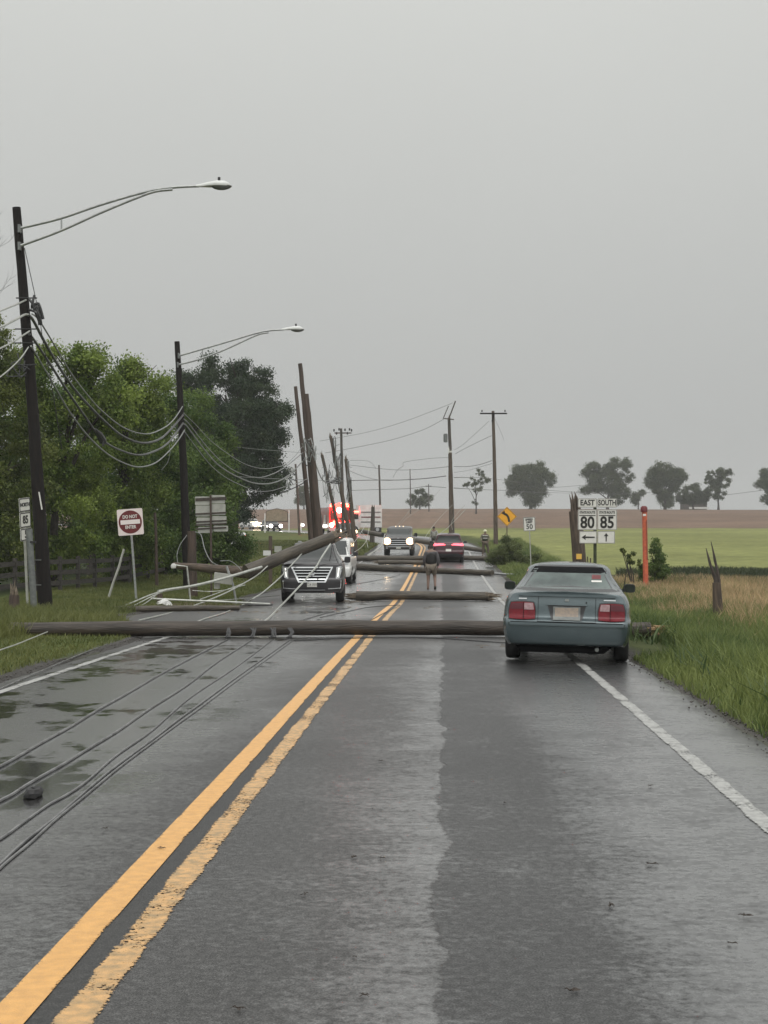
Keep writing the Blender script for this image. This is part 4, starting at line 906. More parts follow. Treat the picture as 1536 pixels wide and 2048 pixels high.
M['lamp_glow'] = mat('warm painted lamp glow', (1, .8, .6), emit=(1, .56, .30), estr=2.6)  # emissive colour for the glow painted round the pickup headlamps
M['lamp_dimor'] = mat('amber marker', (1, .8, .5), emit=(1, .75, .5), estr=1.5)
pickup()

def red_suv():
    t, bv = boxy('crossover', 'dark red crossover seen from behind with both brake lights lit', 'car', 897, 88, 4.6, .94, .30, 1.12, 1.68, 1.0, 'darkred', ((.95, .36), (3.65, .36)), .40, 'rear', 0.0, .72, 1.12)
    patch(bv, 'rear_window', 'glass', t, [(-.72, 1.20), (.72, 1.20), (.58, 1.56), (-.58, 1.56)], off=.008, n=(12, 6))
    for sx in (-1, 1):
        f = (lambda q: q) if sx > 0 else mir
        patch(bv, 'tail_light', 'brake_on', t, f([(.16, 1.03), (.88, .98), (.90, 1.14), (.30, 1.12)]), off=.02, n=(10, 4))
        patch(bv, 'side_window', 'glass', t, [(.6, 1.18), (3.0, 1.16), (2.6, 1.52), (.9, 1.52)], frm='right' if sx > 0 else 'left', off=.008)
        patch(bv, 'reflector', 'tail', t, f(rect(.66, .50, .84, .55)), off=.012, n=(3, 1))
        mirror(t, sx, .90, 2.95, 1.12, .2, .15, 'blackpl')
    patch(bv, 'license_plate', 'signwhite', t, rect(-.16, .66, .16, .80), off=.014, n=(3, 2))
    patch(bv, 'lower_bumper', 'blackpl', t, [(-.80, .34), (.80, .34), (.88, .52), (-.88, .52)], off=.010, n=(12, 3))
    patch(bv, 'roof_spoiler', 'darkred', t, rect(-.60, 1.60, .60, 1.65), off=.12, n=(8, 2), depth=.14)
    MB().box((0, .7, 1.72), (.03, .14, .05)).build('roof_fin', 'blackpl', t, local=True)
    wheels(t, .80, (.95, 3.65), .36, .235)
red_suv()

def small_car(label, px, Y, m, lamp, yaw, spread=.62, size=.16, hl=True, z=.66):
    p = on(px, Y); t = vehicle('distant_car', label, 'car', px, Y, 0, 0, world_yaw=yaw)
    t2, ys = t, [0, .25, .75, 1.05, 1.4, 1.8, 2.1, 2.9, 3.5, 3.95, 4.2]
    tt = [0, 0, 0, .03, .5, .96, 1, 1, .95, .3, 0]; w = .90
    st = [(y, profile(w, .26, .92, .95-.08*(i == 0), 1.48, tt[i], .76, .45)) for i, y in enumerate(ys)]
    body, bv = loft_body(st, [.2, .12, .04, 0, 0, .03, .05, .08, .12, .14, .14, .14, .14], m, t, arches=((.85, .33), (3.4, .33)), ra=.36, ky=3, kv=3)
    patch(bv, 'windshield', 'glass', t, [(-.70, 1.0), (.70, 1.0), (.56, 1.40), (-.56, 1.40)], off=.01)
    patch(bv, 'grille', 'under', t, rect(-.4, .50, .4, .66), off=.01)
    patch(bv, 'license_plate', 'signwhite', t, rect(-.15, .36, .15, .47), off=.02, n=(2, 2))
    for sx in (-1, 1):
        f = (lambda q: q) if sx > 0 else mir
        patch(bv, 'headlight', lamp, t, f(rect(spread-size, z-size*.9, spread+size, z+size*.9)), off=.03, rnd=.9, n=(8, 8))
        patch(bv, 'side_window', 'glass', t, [(1.4, .98), (3.4, .98), (3.1, 1.36), (1.8, 1.36)], frm='right' if sx > 0 else 'left', off=.008)
    wheels(t, .78, (.85, 3.4), .32, .2); return t
small_car('dark car with bright headlights between the fire engine and the leaning poles', 696, 139, 'darkcar', 'lamp_on', .12, spread=.68, size=.19)
small_car('car with two white headlights seen under the arched sign board', 552, 184, 'darkcar', 'lamp_white', .38, spread=.66, size=.24)
small_car('white car glaring with headlights left of the arched sign board', 515, 205, 'carwhite', 'lamp_on', .5, spread=.3, size=.36, z=.75)
small_car('small white car parked on the lawn, half hidden by the hedgerow', 470, 98, 'carwhite', 'silver', .10, spread=.62, size=.13)

M['red_glow'] = mat('red painted beacon glow', (1, .1, .1), emit=(1, .07, .05), estr=2.2)  # emissive colour for the glow painted round the beacon
M['firedark'] = mat('fire engine body', (.20, .015, .012), rough=.3, coat=.5)
def fire_engine():
    Y = 158; t = vehicle('fire_engine', 'red fire engine with flashing red beacons behind the leaning poles', 'fire truck', 681, Y, 0, 0, world_yaw=.18)
    MB().box((0, .95, 1.75), (2.45, 1.9, 2.4)).box((0, .1, 1.0), (2.5, .5, .7)).build('cab', 'firedark', t, local=True)
    MB().box((0, 5.0, 1.75), (2.45, 6.0, 2.3)).build('body', 'firedark', t, local=True)
    MB().box((0, -.01, 2.1), (2.15, .06, 1.0)).build('windshield', 'glass', t, local=True)
    MB().box((0, -.2, .62), (2.5, .45, .35)).build('bumper', 'silver', t, local=True)
    for sx in (-1, 1):
        MB().lathe([(0, -.02), (.24, -.02), (.24, .03)], (sx*.98, -.18, 1.05), 'y', 16).build('headlight', 'lamp_on', t, local=True)
        MB().lathe([(0, -.02), (.26, -.02), (.26, .03)], (sx*.62, -.18, 1.3), 'y', 12).build('red_glow_disc', 'red_on', t, local=True)  # extra red discs added to widen the beacon flare
        b = MB().lathe([(.30, 0), (.30, .12), (.22, .32), (0, .38)], (sx*.75, .6, 2.98), 'z', 16).build('beacon', 'red_on', t, local=True)
        for i in range(2): MB().box((sx*1.26, 3+i*3, 1.6), (.05, 1.2, 1.0)).build('locker_door', 'silver', t, local=True)
    MB().box((0, .3, 3.08), (1.9, .4, .34)).build('light_bar', 'red_on', t, local=True)  # bar drawn oversized to spread the red flare across the cab
    MB().lathe([(0, -.05), (.70, -.05), (.78, 0), (.74, .14)], (-.12, -.04, 2.60), 'y', 24).build('red_glow_disc', 'red_glow', t, local=True)  # oversized glowing disc imitates the bloom round the beacon core
    c = MB().lathe([(0, -.05), (.24, -.05), (.28, 0), (.26, .1)], (-.15, -.14, 2.62), 'y', 16).build('beacon', 'redhot', t, local=True)
    MB().lathe([(0, -.05), (.17, -.05), (.2, 0), (.17, .1)], (.22, .3, 3.25), 'y', 16).build('beacon', 'redhot', t, local=True)
    wheels(t, 1.05, (1.3, 6.2), .5, .3)
    for (x, z, e) in ((-.5, 2.9, 500), (-.2, 3.4, 400), (-.3, 1.5, 350)):
        l = bpy.data.lights.new('beacon_light', 'POINT'); l.energy = e; l.color = (1, .05, .03); l.shadow_soft_size = .3
        o = bpy.data.objects.new('beacon_light', l); C.objects.link(o); o.parent = t; o.location = (x, -.9, z)
fire_engine()
def box_truck():
    Y = 166; t = vehicle('box_truck', 'white box bodied truck beside the fire engine, partly behind a broken pole stump', 'truck', 741, Y, 0, 0, world_yaw=.12)
    MB().box((.05, 2.2, 1.95), (2.5, 4.2, 2.5)).build('box_body', 'white', t, local=True)
    for k in range(3): MB().box((.05, .09, 1.3+k*.55), (2.2, .04, .12)).build('body_stripe', 'signred' if k == 1 else 'galv_dark', t, local=True)
    MB().prism([(-2.55, .5), (-1.2, .5), (-1.2, 2.35), (-1.9, 2.35), (-2.3, 1.6), (-2.55, 1.5)], .2, 2.2).build('cab', 'white', t, local=True)
    MB().prism([(-2.2, 1.62), (-1.35, 1.62), (-1.35, 2.2), (-1.85, 2.2)], .17, .21).build('side_window', 'glass', t, local=True)
    MB().box((-1.55, .18, 2.45), (.5, .3, .16)).build('light_bar', 'red_on', t, local=True)
    for x in (-1.8, .8):
        w_ = MB().lathe([(.2, -.12), (.42, -.12), (.45, 0), (.42, .12), (.2, .12)], (x, .25, .45), 'y', 20).build('wheel', 'black', t, local=True)
        MB().lathe([(0, -.11), (.2, -.11), (.2, .1)], (x, .25, .45), 'y', 12).build('rim', 'silver', w_, local=True)
box_truck()
# ---------------------------------------------------------------- poles
M['splint_dark'] = mat('dark split wood', (.07, .055, .045), (.04, .032, .028), scale=10, rough=.7)
M['soilroof'] = mat('brown roof', (.14, .10, .08), rough=.8)
def pole(name, label, a, b, ra, rb, m='pole', group=None, cat='utility pole', split_a=0, split_b=0, seed=0, sm='splinter_grey', n=14, wob=.01, parts=True):
    a = Vector(a); b = Vector(b); d = b-a; L = d.length; u = d.normalized(); rnd = random.Random(seed)
    t = thing(name, label, cat, tuple(a), group)
    k = max(6, int(L/.5)); bend = u.orthogonal().normalized()*L*.004
    pts = []; rs = []
    for i in range(k+1):
        f = i/k; pts.append(a.lerp(b, f)+bend*math.sin(f*math.pi)+Vector((rnd.uniform(-1, 1), rnd.uniform(-1, 1), rnd.uniform(-1, 1)))*wob*(0 if i in (0, k) else 1)); rs.append((ra+(rb-ra)*f)*(1+rnd.uniform(-.02, .02)))
    MB().tube(pts, rs, n, jit=.03, seed=seed).build('shaft', m, t, smooth=True)
    for (c, dr, r, q) in ((a, -u, ra, split_a), (b, u, rb, split_b)):
        if q:
            mb = MB(); s1 = dr.orthogonal().normalized(); s2 = dr.cross(s1)
            for j in range(q):
                an = 2*math.pi*(j+rnd.random()*.6)/q; rr = r*rnd.uniform(.15, .8); o = c+s1*math.cos(an)*rr+s2*math.sin(an)*rr
                ln = r*rnd.uniform(.8, 3.6); tip = o+dr*ln+s1*rnd.uniform(-.3, .3)*r+s2*rnd.uniform(-.3, .3)*r
                mb.tube([o-dr*r*.6, o+dr*ln*.4, tip], [r*.36, r*.24, r*.03], 5)
            mb.build('split_end', sm, t)
    return t
def gp(px, Y, lift=0.0): return on(px, Y, lift)
def lamp_pole(label, base, top, Y, rb, rt, arm_pts, arm2_pts, strut, head, seed):
    a = gp(base, Y, -.1); b = P(top[0], top[1], Y)
    t = pole('lamp_pole', label, a, b, rb, rt, 'pole_dark', seed=seed, cat='street lamp', wob=.008)
    k = lambda q: P(q[0], q[1], q[2] if len(q) > 2 else Y-.25)
    A = smoothpath([k(q) for q in arm_pts], 5); B = smoothpath([k(q) for q in arm2_pts], 5)
    ar = MB().tube(A, .036, 8).build('lamp_arm', 'galv', t, smooth=True)
    MB().tube(B, .036, 8).build('arm_brace', 'galv', t, smooth=True)
    MB().tube([k(strut[0]), k(strut[1])], .022, 6).build('arm_strut', 'galv', t)
    for q in (arm_pts[0], arm2_pts[0]):
        c = k(q); MB().box(c+Vector((-.06, .1, 0)), (.06, .16, .20)).build('bracket', 'galv_dark', t)
    # cobra head luminaire
    e = k(head); s = 1.0; mb = MB(); pr = []
    secs = [(-.10, .035, .035, .0), (.05, .06, .06, .0), (.25, .13, .08, .01), (.50, .18, .11, .01), (.72, .17, .11, .0), (.84, .10, .07, -.01), (.88, .03, .03, -.01)]
    N = 16
    for (x, w, h, dz) in secs:
        for j in range(N):
            an = 2*math.pi*j/N; mb.v.append(tuple(e+Vector((x*.86, math.cos(an)*w, max(math.sin(an), -.35)*h+dz+.10*x*.3))))
    for i in range(len(secs)-1):
        for j in range(N): j2 = (j+1) % N; mb.face([i*N+j, i*N+j2, (i+1)*N+j2, (i+1)*N+j])
    mb.face(list(range(N))[::-1]); mb.face([(len(secs)-1)*N+j for j in range(N)])
    hd = mb.build('lamp_head', 'silver_head', t, smooth=True)
    mb = MB()
    for i, (sc, z) in enumerate(((1, -.02), (.92, -.05), (.7, -.09), (.35, -.115), (.02, -.12))):
        for j in range(N): an = 2*math.pi*j/N; mb.v.append(tuple(e+Vector((.54+math.cos(an)*.27*sc, math.sin(an)*.145*sc, z+.02))))
    for i in range(4):
        for j in range(N): j2 = (j+1) % N; mb.face([i*N+j, i*N+j2, (i+1)*N+j2, (i+1)*N+j])
    mb.build('lamp_glass', 'lampglass', hd, smooth=True)
    MB().tube([e+Vector((.48, 0, .10)), e+Vector((.48, 0, .22))], .035, 8).build('photocell', 'blackpl', hd)
    return t
M['silver_head'] = mat('lamp housing', (.70, .71, .69), (.62, .63, .61), scale=5, rough=.45, metal=.0)
M['lampglass'] = mat('lamp refractor', (.14, .145, .14), rough=.25)
Y1 = 37.5; Y2 = 57.5
L1 = lamp_pole('tall dark leaning lamp pole', 92, (33, 415), Y1, .185, .105,
     [(42, 456), (120, 437), (200, 410), (290, 384), (345, 375), (398, 372)], [(42, 491), (120, 462), (200, 426), (270, 397), (310, 383), (345, 379)], ((123, 436), (123, 460)), (400, 372), 1)
L1['label'] = 'tall dark leaning lamp pole at the left edge with a long arched arm'
L2 = lamp_pole('smaller dark lamp pole in front of the maple, its arched arm reaching right', 376, (354, 683), Y2, .19, .10,
     [(360, 711), (405, 698), (460, 682), (510, 667), (540, 661), (568, 659)], [(358, 729), (400, 718), (450, 699), (500, 676), (520, 668), (537, 665)], ((405, 698), (405, 713)), (567, 659), 2)
# fittings of the nearest pole
MB().tube([P(68, 1215, Y1-.55), P(58, 1058, Y1-.55)], .085, 12).build('conduit_pipe', 'galv_dark', L1)
MB().tube([P(65, 1086, Y1-.55), P(65, 1082, Y1-.55)], .092, 12).build('conduit_band', 'black', L1)
MB().bar(P(78, 984, Y1-.25), P(84, 1019, Y1-.25), .07, .02).build('marker_strip', 'signwhite', L1)
for (px, py) in ((66, 596), (64, 658), (62, 686)):
    MB().tube([P(px-34, py, Y1-.2), P(px+8, py, Y1-.2)], .018, 6).build('bolt_arm', 'black', L1)
mb = MB(); rnd = random.Random(3)
for k in range(9):
    a = P(30+rnd.uniform(-3, 24), 720+rnd.uniform(-14, 18), Y1-.25); mb.tube(smoothpath([a, a+Vector((rnd.uniform(-.25, .1), -.05, rnd.uniform(-.35, .1))), a+Vector((rnd.uniform(-.3, .3), 0, rnd.uniform(-.4, -.05)))], 4), .018, 5)
mb.build('cable_knot', 'cable_dark', L1)
mb = MB(); a = P(60, 606, Y1-.2); b = P(80, 632, Y1-.2)
for k in range(8): mb.tube(smoothpath([a+Vector((rnd.uniform(-.1, .15), 0, rnd.uniform(-.2, .2))), (a+b)/2+Vector((rnd.uniform(-.05, .12), -.05, rnd.uniform(-.1, .15))), b+Vector((rnd.uniform(-.06, .1), 0, rnd.uniform(-.25, .05)))], 4), .035, 6)
mb.build('cable_bundle', 'cable_dark', L1)
for i, (px, py) in enumerate(((72, 1120), (72, 1170))): MB().tube([P(px-2, py, Y1-.4), P(px+10, py, Y1-.2)], .015, 5).build('strap', 'galv_dark', L1)

# leaning and standing utility poles further down the road
GL = 'poles knocked askew along the left side'
pole('leaning_pole', 'tallest of the brown poles leaning left behind the white SUV', gp(640, 74, -.2), P(600, 727, 74), .19, .105, 'pole_brown', GL, seed=11)
pole('leaning_pole', 'slimmer brown leaning pole, left one of the tight pair behind the white SUV', gp(629, 76, -.2), P(591, 773, 76), .15, .09, 'pole_brown', GL, seed=12)
pole('leaning_pole', 'thickest brown leaning pole, right one of the tight pair behind the white SUV', gp(644, 72, -.2), P(612, 788, 72), .24, .13, 'pole_brown', GL, seed=13)
pole('leaning_pole', 'short dark pole leaning left above the fire engine beacons', gp(684, 118, -.2), P(644, 910, 118), .17, .12, 'pole', GL, seed=14, split_b=4)
pole('leaning_pole', 'dark pole leaning left just beside the small crossarm pole', gp(704, 112, -.2), P(661, 872, 112), .18, .12, 'pole', GL, seed=15, split_b=3)
pole('leaning_pole', 'dark broken topped pole right of the small crossarm pole', gp(713, 95, -.2), P(692, 918, 95), .17, .12, 'pole', GL, seed=16, split_b=4)
def crossarm(t, c, w, Y, m='pole_far', tilt=0, h=.12):
    MB().bar(P(c[0]-w, c[1]+tilt, Y), P(c[0]+w, c[1]-tilt, Y), h, .1).build('crossarm', m, t)
def insul(t, pts, Y, s=1.0, up=1):
    for (px, py) in pts:
        c = P(px, py, Y); MB().lathe([(.03*s, -.05*s), (.07*s, 0), (.05*s, .05*s), (.07*s, .09*s), (.04*s, .15*s), (0, .17*s)], c, 'z', 8).build('insulator', 'black', t)
q = pole('utility_pole', 'small grey utility pole with a crossarm full of insulators above the red beacons', gp(686, 135, -.2), P(682, 857, 135), .16, .11, 'pole_far', seed=17)
crossarm(q, (686, 866), 17, 134.8); insul(q, [(668, 862), (673, 868), (678, 860), (690, 861), (695, 868), (699, 860), (703, 862)], 134.7, 1.15)
pole('utility_pole', 'thin dark utility pole between the maple and the leaning brown poles', gp(599, 150, -.2), P(591, 928, 150), .13, .10, 'pole', seed=18)
pole('utility_pole', 'thin far pole behind the white box truck', gp(761, 176, -.2), P(758, 930, 176), .14, .10, 'pole_far', seed=19)
q = pole('utility_pole', 'faint far pole rising from the bush like tree on the ridge', gp(821, 330, -.2), P(820, 938, 330), .14, .10, 'pole_far', seed=20); 
q = pole('utility_pole', 'faint shorter far pole right of the bush like tree on the ridge', gp(858, 360, -.2), P(857, 968, 360), .14, .10, 'pole_far', seed=21); crossarm(q, (857, 972), 6, 359)
q = pole('utility_pole', 'broken utility pole with a snapped crossarm hanging from its top, right of the road', gp(905, 121, -.2), P(898, 838, 121), .20, .12, 'pole_far', split_b=5, seed=22)
MB().bar(P(896, 842, 120.7), P(911, 802, 120.7), .12, .10).build('broken_crossarm', 'pole_far', q)
MB().bar(P(886, 838, 120.7), P(897, 812, 120.7), .07, .07).build('arm_brace', 'pole_far', q)
MB().bar(P(888, 837, 120.8), P(908, 839, 120.8), .08, .08).build('lower_arm', 'pole_far', q)
MB().lathe([(.15, -.35), (.17, -.3), (.17, .3), (.1, .36), (0, .36)], P(891, 876, 120.6), 'z', 10).build('cutout', 'galv_dark', q)
pole('utility_pole', 'stout shorter pole strapped to the front of the broken utility pole', gp(902, 116, -.2), P(900, 905, 116), .17, .15, 'pole', split_b=5, seed=23, sm='signwhite')
q = pole('utility_pole', 'straight dark utility pole with a level crossarm, right of the road', gp(992, 112, -.2), P(986, 822, 112), .18, .11, 'pole', seed=24)
crossarm(q, (987, 827), 27, 111.8, 'pole_dark', 0, .13); insul(q, [(964, 823), (1010, 823)], 111.7, .8); MB().bar(P(989, 826, 111.8), P(984, 843, 111.8), .1, .1).build('arm_bracket', 'pole_dark', q)

# fallen poles
GF = 'broken poles lying across the road'
def lay(px, Y, r): c = on(px, Y); return Vector((c.x, c.y, gz(c.y)+r))
a = lay(20, 26.5, .13); b = lay(1300, 26.7, .13)
pole('fallen_pole', 'long brown pole lying right across the whole road in front of the sedan', a, b, .138, .134, 'pole_fallen' if 'pole_fallen' in M else 'pole_wet', GF, split_a=0, split_b=6, seed=31, wob=.010, sm='splinter')
BIG = (a, b)
pole('fallen_pole', 'short thick pole piece with splintered ends, lying between the dark SUV and the sedan', lay(712, 48.2, .155), lay(976, 48.0, .15), .152, .145, 'pole_wet', GF, split_a=10, split_b=10, seed=32)
pole('fallen_pole', 'slightly slanted long pole just behind the walking person', lay(662, 79.5, .19), lay(985, 70.5, .14), .19, .13, 'pole_wet', GF, split_b=0, seed=33)
pole('fallen_pole', 'pale slim pole tip lying beside the right shoulder left of the sedan mirror', lay(936, 73, .09), lay(1040, 69.5, .07), .07, .05, 'galv', GF, seed=34)
pole('fallen_pole', 'thick pole lying crosswise under the front of the pickup truck', lay(700, 90, .16), lay(856, 90, .16), .17, .16, 'pole_wet', GF, split_a=8, seed=35)
pole('fallen_pole', 'pole lying crosswise right of the red crossover, ending at the grass', lay(860, 90.5, .15), lay(984, 90.5, .15), .16, .15, 'pole_wet', GF, split_b=8, seed=36, sm='signwhite')
pole('fallen_pole', 'short pole piece between the pickup truck and the slanted pole', lay(757, 85, .13), lay(851, 84.5, .13), .13, .13, 'pole_wet', GF, split_a=6, split_b=4, seed=37)
pole('fallen_pole', 'distant pole lying slanted across the road behind the pickup and the crossover', P(724, 1063, 116), lay(968, 103, .16), .19, .16, 'pole_wet', GF, split_a=6, seed=38)
pole('fallen_pole', 'brown pole lying along the dirt verge at the left side road', lay(228, 37.6, .08), lay(478, 38.9, .07), .085, .07, 'pole_wet', GF, seed=39)
# leaning pole resting on the dark SUV
a = P(492, 1143, 45.2); b = P(664, 1075, 46.9)
pole('leaning_pole', 'broken pole resting on the windshield of the dark SUV with a splintered top end', a, b, .215, .185, 'pole_wet', GL, split_b=14, seed=40, sm='splinter_grey')
pole('leaning_pole', 'slimmer dark pole lying level between the square stump and the broken leaning pole', P(348, 1131, 47.5), P(505, 1146, 45.6), .10, .19, 'pole', GL, seed=41)
pole('pole_stump', 'brown square topped pole stump standing in front of the second lamp pole', gp(386, 50.5, -.2), P(383, 1062, 50.5), .165, .150, 'pole_brown', 'snapped pole stumps', cat='pole stump', seed=42)
for (px, py) in ((366, 1064), (374, 1063)):
    pass
q = pole('pole_stump', 'tall slanted stump with a jagged top and yellow tag behind the route sign', gp(1167, 47.5, -.2), P(1150, 1022, 47.5), .25, .20, 'pole', 'snapped pole stumps', cat='pole stump', split_b=7, seed=43, sm='pole')
MB().box(P(1158, 1113, 47.22), (.17, .03, .17)).build('reflective_tag', 'yellowtag', q)
q = pole('pole_stump', 'brown mossy stub of a post standing in the grass at the far left', gp(29, 36, -.1), P(29, 1190, 36), .14, .12, 'pole_brown', 'snapped pole stumps', cat='pole stump', split_b=6, seed=44)
pole('thin_post', 'thin brown post in the hedge right of the do not enter sign', gp(314, 58, -.1), P(310, 1025, 58), .07, .05, 'pole_brown', cat='post', seed=45)
pole('thin_post', 'pale board leaning left of the do not enter sign', gp(217, 46, 0), P(248, 1098, 46.3), .035, .035, 'signback', cat='post', seed=46, n=4)
pole('broken_pole', 'thin stub of dark pole standing in front of the white box truck', gp(744, 124, -.1), P(746, 1014, 124), .22, .15, 'pole_far', GL, seed=47, split_b=3)
# split stake on the right
q = thing('split_stake', 'splintered dark stake with two long points in the dry grass on the right', 'stake', tuple(gp(1440, 31, -.1)))
MB().tube([gp(1440, 31, -.1), P(1436, 1215, 31), P(1433, 1165, 31)], [.12, .10, .08], 8, jit=.3).build('stump', 'pole', q)
mb = MB()
mb.tube(smoothpath([P(1437, 1215, 31), P(1431, 1160, 31), P(1421, 1130, 31), P(1412, 1096, 31)], 4), [.06, .055, .05, .05, .045, .045, .04, .04, .03, .026, .02, .014, .006], 6, jit=.25)
mb.tube(smoothpath([P(1438, 1215, 31), P(1437, 1160, 31), P(1430, 1120, 31), P(1422, 1083, 31)], 4), [.05, .05, .05, .045, .04, .04, .035, .03, .03, .022, .016, .012, .006], 6, jit=.25)
mb.build('splinter', 'splint_dark', q)
M_s = None
# orange marker post
q = thing('marker_post', 'orange utility marker post standing in the verge right of the sedan', 'marker post', tuple(gp(1292, 55, -.1)))
MB().tube([gp(1292, 55, -.1), P(1289, 1022, 55)], [.10, .09], 14).build('tube', 'orange', q, smooth=True)
MB().lathe([(.13, 0), (.13, .16), (.08, .22), (0, .23)], P(1288, 1024, 55), 'z', 14).build('cap', 'signred', q, smooth=True)
MB().box(P(1289, 1030, 54.85), (.12, .01, .08)).build('tag', 'signwhite', q)
MB().bar(P(1293, 1040, 54.88), P(1295, 1120, 54.88), .035, .01).build('seam', 'pole', q)
for i, (px, top) in enumerate(((1176, 1113), (1182, 1116))): pole('thin_post', ('left' if i == 0 else 'right')+' one of two short dark sticks behind the sedan roof', gp(px, 43, -.1), P(px-1, top, 43), .022, .018, 'pole', cat='stick', seed=50+i)

# ---------------------------------------------------------------- signs
def rrect(w, h, r, n=4, cx=0, cz=0):
    out = []
    for (sx, sz, a0) in ((1, 1, 0), (-1, 1, 90), (-1, -1, 180), (1, -1, 270)):
        for k in range(n+1):
            a = math.radians(a0+90*k/n); out.append((cx+sx*(w/2-r)+r*math.cos(a), cz+sz*(h/2-r)+r*math.sin(a)))
    return out
def ringm(outer, inner, y0, y1):
    mb = MB(); n = len(outer)
    for poly in (outer, inner):
        for y in (y0, y1):
            for p in poly: mb.v.append((p[0], y, p[1]))
    for i in range(n):
        j = (i+1) % n
        mb.face([i, j, 2*n+j, 2*n+i]); mb.face([n+i, 3*n+i, 3*n+j, n+j]); mb.face([i, n+i, n+j, j]); mb.face([2*n+i, 2*n+j, 3*n+j, 3*n+i])
    return mb
def poly_arrow(kind, s):
    if kind == 'left': return [(-s, 0), (-.35*s, .42*s), (-.42*s, .13*s), (s, .10*s), (s, -.10*s), (-.42*s, -.13*s), (-.35*s, -.42*s)]
    return [(0, s), (.55*s, .25*s), (.16*s, .30*s), (.13*s, -s), (-.13*s, -s), (-.16*s, .30*s), (-.55*s, .25*s)]
def route_sign():
    Y = 45.5; k = Y/F
    c = P(1193, 1040, Y); base = gp(1190, Y, -.1)
    t = thing('route_sign', 'white route marker cluster reading east 80 and south 85 on a mossy post', 'road sign', tuple(base))
    MB().bar(base, P(1190, 1000, Y), .09, .07).build('post', 'greenpost', t)
    def at(px, py): return ((px-768)*k-t.location.x, -.08, CAMZ-(py-HY)*k-t.location.z)
    def plate(x0, y0, x1, y1, name='sign_panel'):
        cx, _, cz = at((x0+x1)/2, (y0+y1)/2); w = (x1-x0)*k; h = (y1-y0)*k
        p = MB().prism(rrect(w, h, .03, 4, cx, cz), -.085, -.075).build(name, 'signwhite', t, local=True)
        ringm(rrect(w-.012, h-.012, .025, 4, cx, cz), rrect(w-.04, h-.04, .02, 4, cx, cz), -.089, -.084).build('border', 'signblack2', p, local=True)
        return p, cx, cz
    def txt(p, s, cx, cz, size, sx=1, bold=.006): text_mesh(s, size, 'signblack', p, (cx, -.090, cz), sx=sx, bold=bold)
    for (x0, x1, a, b, nm) in ((1155, 1193, 'EAST', 'STATE ROUTE', '80'), (1194, 1233, 'SOUTH', 'STATE ROUTE', '85')):
        p, cx, cz = plate(x0, 997, x1, 1015); txt(p, a, cx, cz, .235, .70 if a == 'SOUTH' else .85)
        p, cx, cz = plate(x0, 1019, x1, 1060); txt(p, b, cx, at(0, 1025)[2], .105, .72, .003)
        MB().box((cx, -.09, at(0, 1031)[2]), (.50, .006, .025)).build('rule', 'signblack', p, local=True)
        txt(p, nm, cx, at(0, 1046)[2], .50, .88, .012)
    p, cx, cz = plate(1158, 1062, 1193, 1087); MB().prism([(cx+a, cz+b) for a, b in poly_arrow('left', .20)], -.092, -.086).build('arrow', 'signblack', p, local=True)
    p, cx, cz = plate(1194, 1062, 1229, 1087); MB().prism([(cx+a, cz+b) for a, b in poly_arrow('up', .13)], -.092, -.086).build('arrow', 'signblack', p, local=True)
    MB().box((at(1194, 0)[0], -.06, at(0, 1006)[2]), (1.1, .02, .04)).box((at(1194, 0)[0], -.06, at(0, 1050)[2]), (1.1, .02, .04)).box((at(1194, 0)[0], -.06, at(0, 1075)[2]), (.95, .02, .04)).build('rail', 'galv_dark', t, local=True)
M['signblack2'] = mat('faded sign border', (.16, .15, .14), rough=.6)
def speed_sign():
    Y = 74; base = gp(1063, Y, -.1); k = Y/F; c = P(1064, 1048, Y)
    t = thing('speed_limit_sign', 'small white speed limit 50 sign beyond the verge', 'road sign', tuple(base), rot=(0, -.04, 0)); 
    h = c.z-base.z
    MB().bar((0, .03, 0), (0, .03, h+.3), .05, .04).build('post', 'signback', t, local=True)
    p = MB().prism(rrect(.60, .70, .03, 4, 0, h), -.005, .005).build('sign_panel', 'signwhite', t, local=True)
    ringm(rrect(.585, .685, .03, 4, 0, h), rrect(.54, .64, .02, 4, 0, h), -.009, -.004).build('border', 'signblack', p, local=True)
    for s, z, sz in (('SPEED', .22, .14), ('LIMIT', .09, .14), ('50', -.14, .34)): text_mesh(s, sz, 'signblack', p, (0, -.010, h+z), bold=.006)
